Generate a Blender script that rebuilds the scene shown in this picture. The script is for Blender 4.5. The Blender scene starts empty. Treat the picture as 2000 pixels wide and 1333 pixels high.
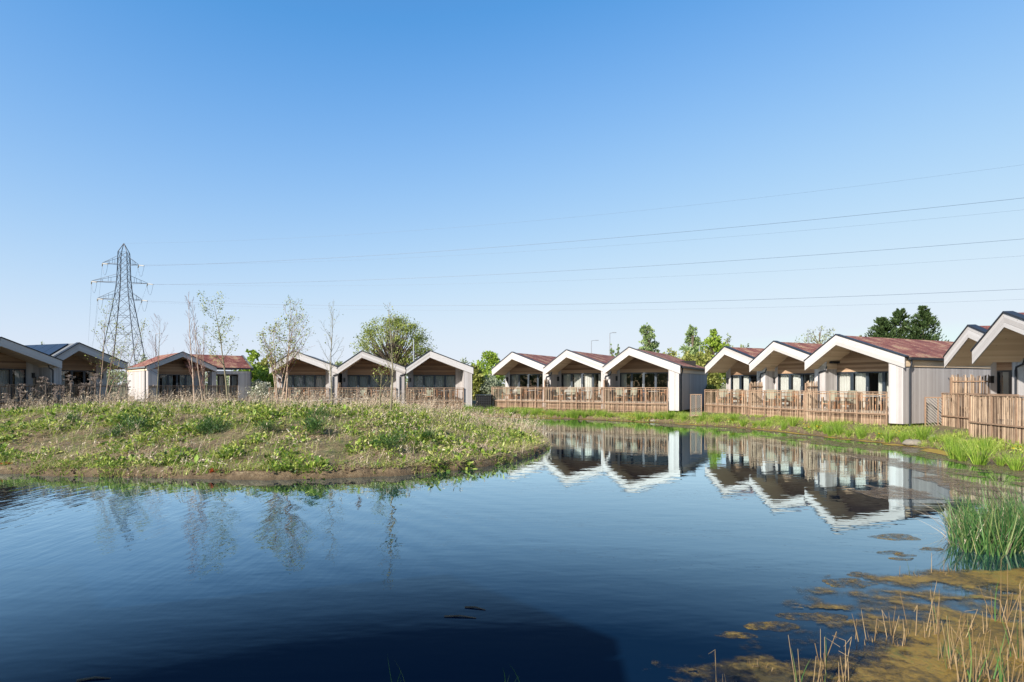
import bpy, math, random
import numpy as np
from mathutils import Vector, Matrix, noise as mnoise

# ------------------------------------------------------------------ camera, sky, sun, exposure
SC = bpy.context.scene
COL = SC.collection
F, HOR, CZ = 1117.0, 752.0, 2.5           # focal length in photo pixels, horizon row, eye height over the water
cam = bpy.data.cameras.new("camera")
cam.sensor_width = 36.0
cam.lens = F / 2000 * 36
cam.shift_y = (HOR - 666.5) / 2000
cam.clip_start, cam.clip_end = 0.1, 8000
camo = bpy.data.objects.new("camera", cam)
camo.location = (0, 0, CZ)
camo.rotation_euler = (math.radians(90), 0, 0)
COL.objects.link(camo)
SC.camera = camo

SUN_EL, SUN_AZ = math.radians(30), math.radians(223.8)
world = bpy.data.worlds.new("World")
SC.world = world
world.use_nodes = True
wn, wl = world.node_tree.nodes, world.node_tree.links
sky = wn.new("ShaderNodeTexSky")
sky.sky_type = 'NISHITA'
sky.sun_disc = False
sky.sun_elevation, sky.sun_rotation = SUN_EL, SUN_AZ
sky.altitude, sky.air_density, sky.dust_density, sky.ozone_density = 0, 1.0, 0.35, 2.2
# clear spring air: the sky's channels level off towards the horizon, deeper blue overhead
_sp = wn.new("ShaderNodeSeparateColor")
_cb = wn.new("ShaderNodeCombineColor")
wl.new(sky.outputs[0], _sp.inputs[0])


def _wm(op, a, b):
    m = wn.new("ShaderNodeMath")
    m.operation = op
    for i, v in enumerate((a, b)):
        if isinstance(v, (int, float)):
            m.inputs[i].default_value = v
        else:
            wl.new(v, m.inputs[i])
    return m.outputs[0]


SKY_STR = 0.15
for _i, (_A, _k, _x0, _lin) in enumerate(((0.60, 3.6, 0.10, 0.02), (0.655, 3.4, 0.09, 0.015), (0.72, 7.0, 0.20, 0.008))):
    _x = _wm('MULTIPLY', _sp.outputs[_i], SKY_STR)
    _e = _wm('EXPONENT', _wm('MULTIPLY', _wm('SUBTRACT', _x, _x0), -_k), 0.0)
    _y = _wm('ADD', _wm('MULTIPLY', _wm('SUBTRACT', 1.0, _e), _A), _wm('MULTIPLY', _x, _lin))
    wl.new(_wm('DIVIDE', _wm('MAXIMUM', _y, _wm('MULTIPLY', _x, 0.55)), SKY_STR), _cb.inputs[_i])
wl.new(_cb.outputs[0], wn["Background"].inputs[0])
wn["Background"].inputs[1].default_value = SKY_STR / 1.52      # 0.099

sun = bpy.data.lights.new("sun", 'SUN')
sun.energy, sun.angle, sun.color = 5.0, math.radians(0.53), (1.0, 0.955, 0.90)
suno = bpy.data.objects.new("sun", sun)
sdir = Vector((math.sin(SUN_AZ) * math.cos(SUN_EL), math.cos(SUN_AZ) * math.cos(SUN_EL), math.sin(SUN_EL)))
suno.rotation_euler = sdir.to_track_quat('Z', 'Y').to_euler()
suno.location = (-20, -20, 40)
COL.objects.link(suno)

SC.view_settings.view_transform = 'Standard'
SC.view_settings.look = 'None'
SC.view_settings.exposure = 1.0
SC.view_settings.gamma = 1.0
SC.cycles.max_bounces = 6
SC.cycles.transparent_max_bounces = 12

R = np.random.RandomState(7)
PI = math.pi


# ------------------------------------------------------------------ helpers: materials
ALB = 0.66      # sampled tones are sunlit ones; the surfaces themselves reflect about two thirds of that


def S(r, g, b):
    f = lambda v: (v / 255 / 12.92) if v / 255 <= 0.04045 else ((v / 255 + 0.055) / 1.055) ** 2.4
    return (f(r) * ALB, f(g) * ALB, f(b) * ALB, 1)


def newmat(name):
    m = bpy.data.materials.new(name)
    m.use_nodes = True
    n, l = m.node_tree.nodes, m.node_tree.links
    return m, n, l, n["Principled BSDF"]


def ramp(n, l, fac, stops):
    r = n.new("ShaderNodeValToRGB")
    while len(r.color_ramp.elements) < len(stops):
        r.color_ramp.elements.new(0.5)
    for e, (p, c) in zip(r.color_ramp.elements, stops):
        e.position, e.color = p, c
    l.new(fac, r.inputs[0])
    return r.outputs[0]


def noise_tex(n, l, vec, scale, detail=3, rough=0.6):
    t = n.new("ShaderNodeTexNoise")
    t.inputs["Scale"].default_value, t.inputs["Detail"].default_value = scale, detail
    t.inputs["Roughness"].default_value = rough
    if vec is not None:
        l.new(vec, t.inputs["Vector"])
    return t.outputs["Fac"]


def mathn(n, l, op, a, b=None):
    m = n.new("ShaderNodeMath")
    m.operation = op
    for i, v in enumerate((a, b)):
        if v is None:
            continue
        if isinstance(v, (int, float)):
            m.inputs[i].default_value = v
        else:
            l.new(v, m.inputs[i])
    return m.outputs[0]


def mixc(n, l, fac, a, b, mode='MIX'):
    m = n.new("ShaderNodeMix")
    m.data_type, m.blend_type = 'RGBA', mode
    for sock, v in ((m.inputs[0], fac), (m.inputs[6], a), (m.inputs[7], b)):
        if isinstance(v, (int, float, tuple)):
            sock.default_value = v
        else:
            l.new(v, sock)
    return m.outputs[2]


def m_boards(name, cols, width, axis=0, rough=0.75, groove=0.004, knots=True):
    """timber boards: uv in metres, boards side by side along uv axis, each board its own tone, grain along it"""
    m, n, l, p = newmat(name)
    uv = n.new("ShaderNodeUVMap")
    sep = n.new("ShaderNodeSeparateXYZ")
    l.new(uv.outputs[0], sep.inputs[0])
    a, b = sep.outputs[axis], sep.outputs[1 - axis]
    q = mathn(n, l, 'DIVIDE', a, width)
    idx = mathn(n, l, 'FLOOR', q)
    frac = mathn(n, l, 'FRACT', q)
    wnz = n.new("ShaderNodeTexWhiteNoise")
    wnz.noise_dimensions = '2D'
    oi = n.new("ShaderNodeObjectInfo")
    cv = n.new("ShaderNodeCombineXYZ")
    l.new(idx, cv.inputs[0])
    l.new(oi.outputs["Random"], cv.inputs[1])
    l.new(cv.outputs[0], wnz.inputs["Vector"])
    gv = n.new("ShaderNodeCombineXYZ")
    l.new(mathn(n, l, 'MULTIPLY', a, 30), gv.inputs[0])
    l.new(mathn(n, l, 'ADD', mathn(n, l, 'MULTIPLY', b, 1.6), mathn(n, l, 'MULTIPLY', wnz.outputs["Value"], 37)), gv.inputs[1])
    grain = noise_tex(n, l, gv.outputs[0], 1.3, 5, 0.65)
    tone = mathn(n, l, 'ADD', mathn(n, l, 'MULTIPLY', wnz.outputs["Value"], 0.55), mathn(n, l, 'MULTIPLY', grain, 0.45))
    c = ramp(n, l, tone, [(0.15, cols[0]), (0.5, cols[1]), (0.85, cols[2])])
    big = noise_tex(n, l, uv.outputs[0], 0.9, 3)
    c = mixc(n, l, mathn(n, l, 'MULTIPLY', big, 0.35), c, cols[0])
    if knots:
        v = n.new("ShaderNodeTexVoronoi")
        v.inputs["Scale"].default_value = 2.6
        l.new(uv.outputs[0], v.inputs["Vector"])
        k = ramp(n, l, v.outputs["Distance"], [(0.03, (1, 1, 1, 1)), (0.07, (0, 0, 0, 1))])
        c = mixc(n, l, mathn(n, l, 'MULTIPLY', k, 0.6), c, S(70, 48, 34))
    l.new(c, p.inputs["Base Color"])
    p.inputs["Roughness"].default_value = rough
    g = mathn(n, l, 'MULTIPLY', mathn(n, l, 'MINIMUM', frac, mathn(n, l, 'SUBTRACT', 1.0, frac)), width)
    h = ramp(n, l, mathn(n, l, 'DIVIDE', g, 0.02), [(0.0, (0, 0, 0, 1)), (0.5, (1, 1, 1, 1))])
    hh = mathn(n, l, 'ADD', h, mathn(n, l, 'MULTIPLY', grain, 0.3))
    bp = n.new("ShaderNodeBump")
    bp.inputs["Strength"].default_value, bp.inputs["Distance"].default_value = 0.8, groove * 2
    l.new(hh, bp.inputs["Height"])
    l.new(bp.outputs[0], p.inputs["Normal"])
    return m


def m_plain(name, c1, c2=None, rough=0.6, scale=6.0, metal=0.0, island=False, spec=0.5, bump=0.0):
    m, n, l, p = newmat(name)
    p.inputs["Roughness"].default_value, p.inputs["Metallic"].default_value = rough, metal
    p.inputs["Specular IOR Level"].default_value = spec
    c2 = c2 or tuple(x * 0.8 for x in c1[:3]) + (1,)
    tc = n.new("ShaderNodeTexCoord")
    nz = noise_tex(n, l, tc.outputs["Object"], scale, 4)
    if island:
        g = n.new("ShaderNodeNewGeometry")
        nz = mathn(n, l, 'ADD', mathn(n, l, 'MULTIPLY', nz, 0.35), mathn(n, l, 'MULTIPLY', g.outputs["Random Per Island"], 0.65))
    l.new(ramp(n, l, nz, [(0.25, c1), (0.75, c2)]), p.inputs["Base Color"])
    if bump:
        bp = n.new("ShaderNodeBump")
        bp.inputs["Distance"].default_value = bump
        l.new(noise_tex(n, l, tc.outputs["Object"], scale * 3, 4), bp.inputs["Height"])
        l.new(bp.outputs[0], p.inputs["Normal"])
    return m


def m_leaf(name, stops, trans=0.35, scale=0.6, rough=0.5, gain=1.28):
    """foliage: each leaf its own tone, patches across the plant, light passes through"""
    stops = [tuple(min(1.0, x * gain) for x in c[:3]) + (1,) for c in stops]
    m, n, l, p = newmat(name)
    g = n.new("ShaderNodeNewGeometry")
    tc = n.new("ShaderNodeTexCoord")
    nz = noise_tex(n, l, tc.outputs["Object"], scale, 2)
    v = mathn(n, l, 'ADD', mathn(n, l, 'MULTIPLY', g.outputs["Random Per Island"], 0.6), mathn(n, l, 'MULTIPLY', nz, 0.4))
    k = len(stops)
    c = ramp(n, l, v, [(0.2 + 0.6 * i / (k - 1), s) for i, s in enumerate(stops)])
    l.new(c, p.inputs["Base Color"])
    p.inputs["Roughness"].default_value = rough
    p.inputs["Specular IOR Level"].default_value = 0.3
    t = n.new("ShaderNodeBsdfTranslucent")
    l.new(c, t.inputs[0])
    mx = n.new("ShaderNodeMixShader")
    mx.inputs[0].default_value = trans
    l.new(p.outputs[0], mx.inputs[1])
    l.new(t.outputs[0], mx.inputs[2])
    l.new(mx.outputs[0], n["Material Output"].inputs[0])
    return m


def m_glass():
    m, n, l, p = newmat("window_glass")
    n.remove(p)
    fr = n.new("ShaderNodeFresnel")
    fr.inputs[0].default_value = 1.55
    gl = n.new("ShaderNodeBsdfGlossy")
    gl.inputs["Roughness"].default_value = 0.01
    tr = n.new("ShaderNodeBsdfTransparent")
    tr.inputs[0].default_value = (0.88, 0.89, 0.87, 1)
    mx = n.new("ShaderNodeMixShader")
    l.new(mathn(n, l, 'MINIMUM', mathn(n, l, 'MULTIPLY', fr.outputs[0], 1.3), 1.0), mx.inputs[0])
    l.new(tr.outputs[0], mx.inputs[1])
    l.new(gl.outputs[0], mx.inputs[2])
    l.new(mx.outputs[0], n["Material Output"].inputs[0])
    return m


def m_water():
    m, n, l, p = newmat("pond_water")
    n.remove(p)
    g = n.new("ShaderNodeNewGeometry")
    pos = g.outputs["Position"]

    def mapped(rot, sc):
        mp = n.new("ShaderNodeMapping")
        mp.inputs["Rotation"].default_value = (0, 0, rot)
        mp.inputs["Scale"].default_value = sc
        l.new(pos, mp.inputs["Vector"])
        return mp.outputs[0]
    # long crested wind ripples, stronger on the open left-hand water
    sep = n.new("ShaderNodeSeparateXYZ")
    l.new(pos, sep.inputs[0])
    mr = n.new("ShaderNodeMapRange")
    mr.interpolation_type = 'SMOOTHSTEP'
    mr.inputs["From Min"].default_value, mr.inputs["From Max"].default_value = 2.5, -6.0
    mr.inputs["To Min"].default_value, mr.inputs["To Max"].default_value = 0.0, 1.0
    l.new(sep.outputs[0], mr.inputs["Value"])
    patch = noise_tex(n, l, mapped(0.5, (0.22, 0.12, 1)), 1.0, 2)
    mr2 = n.new("ShaderNodeMapRange")
    mr2.interpolation_type = 'SMOOTHSTEP'
    mr2.inputs["From Min"].default_value, mr2.inputs["From Max"].default_value = 5.5, 9.5
    mr2.inputs["To Min"].default_value, mr2.inputs["To Max"].default_value = 0.05, 1.0
    l.new(sep.outputs[1], mr2.inputs["Value"])
    amt = mathn(n, l, 'MULTIPLY', mathn(n, l, 'MULTIPLY', mr.outputs[0], mr2.outputs[0]), mathn(n, l, 'ADD', mathn(n, l, 'MULTIPLY', patch, 1.5), 0.1))
    w = n.new("ShaderNodeTexWave")
    w.wave_profile = 'SIN'
    w.inputs["Scale"].default_value = 1.15
    w.inputs["Distortion"].default_value = 5.0
    w.inputs["Detail"].default_value = 2.0
    w.inputs["Detail Scale"].default_value = 0.5
    l.new(mapped(-1.25, (1, 0.30, 1)), w.inputs["Vector"])
    n1 = noise_tex(n, l, mapped(-1.25, (4.5, 1.1, 1)), 1.0, 2)
    rip = mathn(n, l, 'ADD', mathn(n, l, 'MULTIPLY', w.outputs["Fac"], 0.0030), mathn(n, l, 'MULTIPLY', n1, 0.0060))
    rip = mathn(n, l, 'MULTIPLY', rip, amt)
    n2 = noise_tex(n, l, mapped(0.2, (1.1, 2.6, 1)), 1.0, 2, 0.45)
    n3 = noise_tex(n, l, mapped(-0.3, (4.0, 9.0, 1)), 1.0, 1, 0.4)
    h = mathn(n, l, 'ADD', rip, mathn(n, l, 'ADD', mathn(n, l, 'MULTIPLY', n2, 0.0026), mathn(n, l, 'MULTIPLY', n3, 0.0006)))
    bp = n.new("ShaderNodeBump")
    bp.inputs["Strength"].default_value, bp.inputs["Distance"].default_value = 1.0, 1.0
    l.new(h, bp.inputs["Height"])
    # murky blue body under a reflecting surface; reflection rises steeply towards grazing view
    df = n.new("ShaderNodeBsdfDiffuse")
    df.inputs[0].default_value = (0.0015, 0.009, 0.024, 1)
    gl = n.new("ShaderNodeBsdfGlossy")
    gl.inputs["Roughness"].default_value = 0.012
    gl.inputs[0].default_value = (0.78, 0.95, 1.0, 1)
    l.new(bp.outputs[0], gl.inputs["Normal"])
    fr = n.new("ShaderNodeFresnel")
    fr.inputs[0].default_value = 1.333
    l.new(bp.outputs[0], fr.inputs["Normal"])
    k = ramp(n, l, fr.outputs[0], [(0.02, (0.002,) * 3 + (1,)), (0.10, (0.016,) * 3 + (1,)), (0.15, (0.18,) * 3 + (1,)), (0.21, (0.41,) * 3 + (1,)), (0.40, (0.82,) * 3 + (1,)), (0.8, (0.95,) * 3 + (1,))])
    mx = n.new("ShaderNodeMixShader")
    l.new(k, mx.inputs[0])
    l.new(df.outputs[0], mx.inputs[1])
    l.new(gl.outputs[0], mx.inputs[2])
    l.new(mx.outputs[0], n["Material Output"].inputs[0])
    return m


def m_film(name, c1, c2, scale, cover):
    """thin floating film, the water shows through its gaps"""
    m, n, l, p = newmat(name)
    g = n.new("ShaderNodeNewGeometry")
    a = noise_tex(n, l, g.outputs["Position"], scale, 5, 0.7)
    l.new(ramp(n, l, a, [(0.3, c1), (0.7, c2)]), p.inputs["Base Color"])
    p.inputs["Roughness"].default_value = 0.6
    tr = n.new("ShaderNodeBsdfTransparent")
    mx = n.new("ShaderNodeMixShader")
    l.new(ramp(n, l, noise_tex(n, l, g.outputs["Position"], scale * 2.3, 5, 0.75), [(0.32, (cover[0],) * 3 + (1,)), (0.62, (cover[1],) * 3 + (1,))]), mx.inputs[0])
    l.new(tr.outputs[0], mx.inputs[1])
    l.new(p.outputs[0], mx.inputs[2])
    l.new(mx.outputs[0], n["Material Output"].inputs[0])
    return m


def m_ground():
    m, n, l, p = newmat("earth_and_grass")
    g = n.new("ShaderNodeNewGeometry")
    a = noise_tex(n, l, g.outputs["Position"], 0.9, 6, 0.7)
    b = noise_tex(n, l, g.outputs["Position"], 7.0, 5, 0.7)
    earth = ramp(n, l, b, [(0.3, S(80, 62, 42)), (0.55, S(130, 108, 76)), (0.75, S(176, 156, 122))])
    grass = ramp(n, l, b, [(0.3, S(74, 84, 36)), (0.6, S(112, 118, 58)), (0.8, S(150, 140, 92))])
    sep = n.new("ShaderNodeSeparateXYZ")
    l.new(g.outputs["Position"], sep.inputs[0])
    z = mathn(n, l, 'ADD', sep.outputs[2], mathn(n, l, 'MULTIPLY', mathn(n, l, 'SUBTRACT', a, 0.5), 0.9))
    f = ramp(n, l, z, [(0.25, (0, 0, 0, 1)), (0.75, (1, 1, 1, 1))])
    c = mixc(n, l, f, earth, mixc(n, l, ramp(n, l, a, [(0.42, (0, 0, 0, 1)), (0.6, (1, 1, 1, 1))]), earth, grass))
    wet = ramp(n, l, sep.outputs[2], [(0.02, (1, 1, 1, 1)), (0.16, (0, 0, 0, 1))])
    c = mixc(n, l, mathn(n, l, 'MULTIPLY', wet, 0.75), c, S(84, 66, 40))
    l.new(c, p.inputs["Base Color"])
    p.inputs["Roughness"].default_value = 0.95
    bp = n.new("ShaderNodeBump")
    bp.inputs["Distance"].default_value = 0.06
    l.new(noise_tex(n, l, g.outputs["Position"], 12, 6, 0.7), bp.inputs["Height"])
    l.new(bp.outputs[0], p.inputs["Normal"])
    return m


def m_sedum():
    m, n, l, p = newmat("sedum_roof")
    tc = n.new("ShaderNodeTexCoord")
    a = noise_tex(n, l, tc.outputs["Object"], 1.1, 5, 0.7)
    b = noise_tex(n, l, tc.outputs["Object"], 16, 4, 0.8)
    t = mathn(n, l, 'ADD', mathn(n, l, 'MULTIPLY', a, 0.6), mathn(n, l, 'MULTIPLY', b, 0.4))
    c = ramp(n, l, t, [(0.38, S(84, 40, 34)), (0.46, S(130, 66, 56)), (0.52, S(150, 92, 76)), (0.57, S(196, 158, 122)), (0.66, S(136, 118, 76))])
    l.new(c, p.inputs["Base Color"])
    p.inputs["Roughness"].default_value = 0.95
    bp = n.new("ShaderNodeBump")
    bp.inputs["Distance"].default_value = 0.05
    l.new(b, bp.inputs["Height"])
    l.new(bp.outputs[0], p.inputs["Normal"])
    return m


def m_algae(name, use_cover):
    """slimy floating algae: thin and see-through where the cover is low, wet and lumpy where it is thick"""
    m, n, l, p = newmat(name)
    g = n.new("ShaderNodeNewGeometry")
    a = noise_tex(n, l, g.outputs["Position"], 1.8, 4, 0.65)
    b = noise_tex(n, l, g.outputs["Position"], 16, 5, 0.8)
    f = noise_tex(n, l, g.outputs["Position"], 5.0, 6, 0.8)
    t = mathn(n, l, 'ADD', mathn(n, l, 'MULTIPLY', a, 0.5), mathn(n, l, 'MULTIPLY', b, 0.5))
    c = ramp(n, l, t, [(0.36, S(58, 50, 14)), (0.46, S(122, 96, 25)), (0.54, S(170, 134, 44)), (0.60, S(128, 120, 40)), (0.68, S(176, 156, 76))])
    if use_cover:
        at = n.new("ShaderNodeAttribute")
        at.attribute_name = "cover"
        cov = mathn(n, l, 'ADD', at.outputs["Fac"], mathn(n, l, 'MULTIPLY', mathn(n, l, 'SUBTRACT', f, 0.5), 1.5))
    else:
        cov = mathn(n, l, 'ADD', 0.55, mathn(n, l, 'MULTIPLY', mathn(n, l, 'SUBTRACT', f, 0.5), 2.0))
    c = mixc(n, l, ramp(n, l, cov, [(0.35, (1, 1, 1, 1)), (0.85, (0, 0, 0, 1))]), c, S(58, 46, 16))
    l.new(c, p.inputs["Base Color"])
    p.inputs["Roughness"].default_value = 0.38
    bp = n.new("ShaderNodeBump")
    bp.inputs["Distance"].default_value = 0.035
    l.new(b, bp.inputs["Height"])
    l.new(bp.outputs[0], p.inputs["Normal"])
    tr = n.new("ShaderNodeBsdfTransparent")
    mx = n.new("ShaderNodeMixShader")
    l.new(ramp(n, l, cov, [(0.28, (0, 0, 0, 1)), (0.85, (0.9,) * 3 + (1,))]), mx.inputs[0])
    l.new(tr.outputs[0], mx.inputs[1])
    l.new(p.outputs[0], mx.inputs[2])
    l.new(mx.outputs[0], n["Material Output"].inputs[0])
    return m


M = dict(
    clad=m_boards("silvered_vertical_boards", [S(172, 163, 157), S(200, 192, 186), S(218, 211, 205)], 0.13, 0),
    fascia=m_boards("pale_fascia_boards", [S(184, 176, 169), S(211, 204, 198), S(224, 218, 213)], 0.17, 1),
    gable=m_boards("brown_gable_boards", [S(122, 92, 68), S(174, 138, 106), S(210, 176, 142)], 0.125, 1),
    soffit=m_boards("tan_soffit_boards", [(0.56, 0.40, 0.25, 1), (0.68, 0.51, 0.33, 1), (0.74, 0.58, 0.40, 1)], 0.12, 0),
    deck=m_boards("deck_boards", [S(140, 122, 104), S(170, 152, 132), S(190, 172, 152)], 0.14, 1, knots=False),
    lath=m_plain("riven_laths", S(88, 66, 48), S(212, 182, 150), 0.85, 3.0, island=True),
    rail=m_plain("fence_rail_timber", S(138, 108, 84), S(176, 143, 114), 0.8, 4.0),
    sedum=m_sedum(),
    trim=m_plain("dark_metal_trim", S(44, 48, 54), S(54, 58, 66), 0.5, 3.0, 0.3),
    slate=m_plain("grey_roof_membrane", S(104, 108, 110), S(128, 130, 130), 0.8, 3.0),
    frame=m_plain("anthracite_frame", S(38, 48, 58), S(46, 58, 68), 0.45, 3.0),
    glass=m_glass(),
    curtain=m_plain("pale_curtain", S(214, 212, 204), S(228, 226, 220), 0.9, 2.0),
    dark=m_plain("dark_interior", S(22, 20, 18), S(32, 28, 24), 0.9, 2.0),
    steel=m_plain("brushed_handle", S(190, 192, 195), S(210, 212, 214), 0.35, 4.0, 0.8),
    lampm=m_plain("lamp_housing", S(30, 30, 32), S(40, 40, 42), 0.5, 4.0),
    solar=m_plain("solar_glass", S(30, 34, 46), S(38, 42, 56), 0.3, 1.0, spec=0.35),
    cushion=m_plain("sage_cushion", S(128, 130, 110), S(150, 150, 130), 0.95, 5.0),
    teak=m_plain("teak", S(150, 96, 58), S(184, 128, 82), 0.6, 4.0),
    cloth=m_plain("pale_table_top", S(160, 154, 146), S(180, 174, 166), 0.7, 4.0),
    pylon=m_plain("weathered_steel", S(42, 46, 56), S(56, 60, 72), 0.6, 0.5, 0.1),
    insul=m_plain("pale_insulator", S(176, 172, 160), S(196, 190, 178), 0.5, 2.0),
    cable=m_plain("cable", S(60, 74, 100), S(70, 84, 110), 0.5, 0.1),
    lamppost=m_plain("galvanised_pole", S(150, 154, 160), S(170, 174, 180), 0.5, 0.5, 0.3),
    bark=m_plain("bark", S(92, 78, 62), S(134, 118, 98), 0.95, 6.0),
    birch=m_plain("young_birch_bark", S(164, 126, 98), S(214, 192, 168), 0.8, 5.0),
    twig=m_plain("purple_brown_twigs", S(122, 88, 78), S(156, 118, 104), 0.9, 5.0),
    greybark=m_plain("grey_green_bark", S(120, 112, 84), S(160, 148, 118), 0.9, 5.0),
    stem=m_plain("tan_stem", S(150, 122, 84), S(184, 158, 116), 0.8, 5.0),
    stem2=m_plain("brown_stem", S(116, 90, 54), S(150, 122, 80), 0.8, 5.0),
    clod=m_plain("earth_clod", S(84, 62, 42), S(148, 122, 88), 0.95, 4.0, island=True),
    rock=m_plain("pale_rock", S(124, 114, 98), S(160, 150, 134), 0.9, 2.0, bump=0.05),
    drift=m_plain("bleached_wood", S(186, 172, 152), S(212, 200, 182), 0.8, 4.0),
    oakl=m_leaf("oak_leaves", [S(112, 126, 52), S(144, 156, 72), S(172, 178, 98)]),
    saplingl=m_leaf("sapling_leaves", [S(112, 128, 54), S(150, 158, 78), S(180, 180, 104)]),
    poplarl=m_leaf("poplar_leaves", [S(104, 132, 72), S(140, 162, 100), S(172, 184, 130)]),
    bushl=m_leaf("bush_leaves", [S(110, 138, 40), S(144, 170, 58), S(178, 194, 86)]),
    hedgel=m_leaf("hedge_leaves", [S(116, 126, 50), S(150, 154, 74), S(178, 176, 102)]),
    willowl=m_leaf("silvery_leaves", [S(128, 140, 100), S(160, 168, 134), S(186, 190, 162)]),
    blossom=m_leaf("blossom", [S(120, 128, 84), S(196, 196, 172), S(226, 224, 206)]),
    conif=m_leaf("cypress_foliage", [S(44, 64, 36), S(68, 90, 48), S(96, 114, 66)], 0.15, gain=1.1),
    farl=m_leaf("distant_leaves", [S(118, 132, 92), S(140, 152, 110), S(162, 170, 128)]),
    weed=m_leaf("weed_leaves", [S(58, 88, 28), S(108, 136, 44), S(158, 174, 70), S(196, 192, 112)]),
    dock=m_leaf("dock_leaves", [S(74, 112, 28), S(124, 160, 44), S(178, 200, 90)]),
    fennel=m_leaf("feathery_leaves", [S(42, 74, 34), S(66, 98, 44), S(96, 122, 60)], 0.2),
    redleaf=m_leaf("red_leaves", [S(150, 50, 20), S(186, 76, 36), S(200, 110, 60)]),
    dry=m_leaf("dry_stalks", [S(144, 122, 98), S(190, 168, 140), S(222, 206, 178)], 0.2),
    straw=m_leaf("straw_litter", [S(140, 118, 84), S(190, 166, 124), S(224, 204, 166)], 0.2),
    deadu=m_plain("dead_umbel", S(116, 98, 86), S(164, 146, 132), 0.95, 5.0, island=True),
    rush=m_leaf("rush_blades", [S(78, 116, 32), S(124, 156, 46), S(172, 190, 84)]),
    grassl=m_leaf("bank_grass", [S(98, 128, 40), S(150, 170, 64), S(194, 196, 108)]),
    reed=m_leaf("reed_blades", [S(36, 72, 36), S(62, 104, 52), S(98, 138, 70), S(146, 148, 92)], 0.3, gain=1.15),
    yellow=m_leaf("yellow_petals", [S(220, 170, 10), S(236, 196, 30)]),
    sludge=m_plain("yellow_algae_rim", S(150, 118, 32), S(176, 150, 58), 0.7, 3.0),
    film=m_film("brown_pond_film", S(104, 82, 54), S(150, 126, 92), 1.5, (0.1, 0.75)),
    algae=m_algae("algae_mat", True), raft=m_algae("algae_raft", False), water=m_water(), ground=m_ground(),
)


# ------------------------------------------------------------------ helpers: objects and meshes
def tag(o, label=None, cat=None, group=None, kind=None):
    if label:
        o["label"] = label
    if cat:
        o["category"] = cat
    if group:
        o["group"] = group
    if kind:
        o["kind"] = kind
    return o


def empty(name, loc, rz=0.0, scale=1.0):
    o = bpy.data.objects.new(name, None)
    COL.objects.link(o)
    o.location, o.rotation_euler, o.scale = loc, (0, 0, rz), (scale,) * 3
    o.empty_display_size = 0.2
    return o


def link(name, me, mat, parent=None):
    if not me.materials:
        me.materials.append(mat)
    o = bpy.data.objects.new(name, me)
    COL.objects.link(o)
    if parent is not None:
        o.parent = parent
    return o


def copy_tree(o, parent=None):
    c = o.copy()
    COL.objects.link(c)
    c.parent = parent
    for ch in [x for x in o.children]:
        copy_tree(ch, c)
    return c


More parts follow.
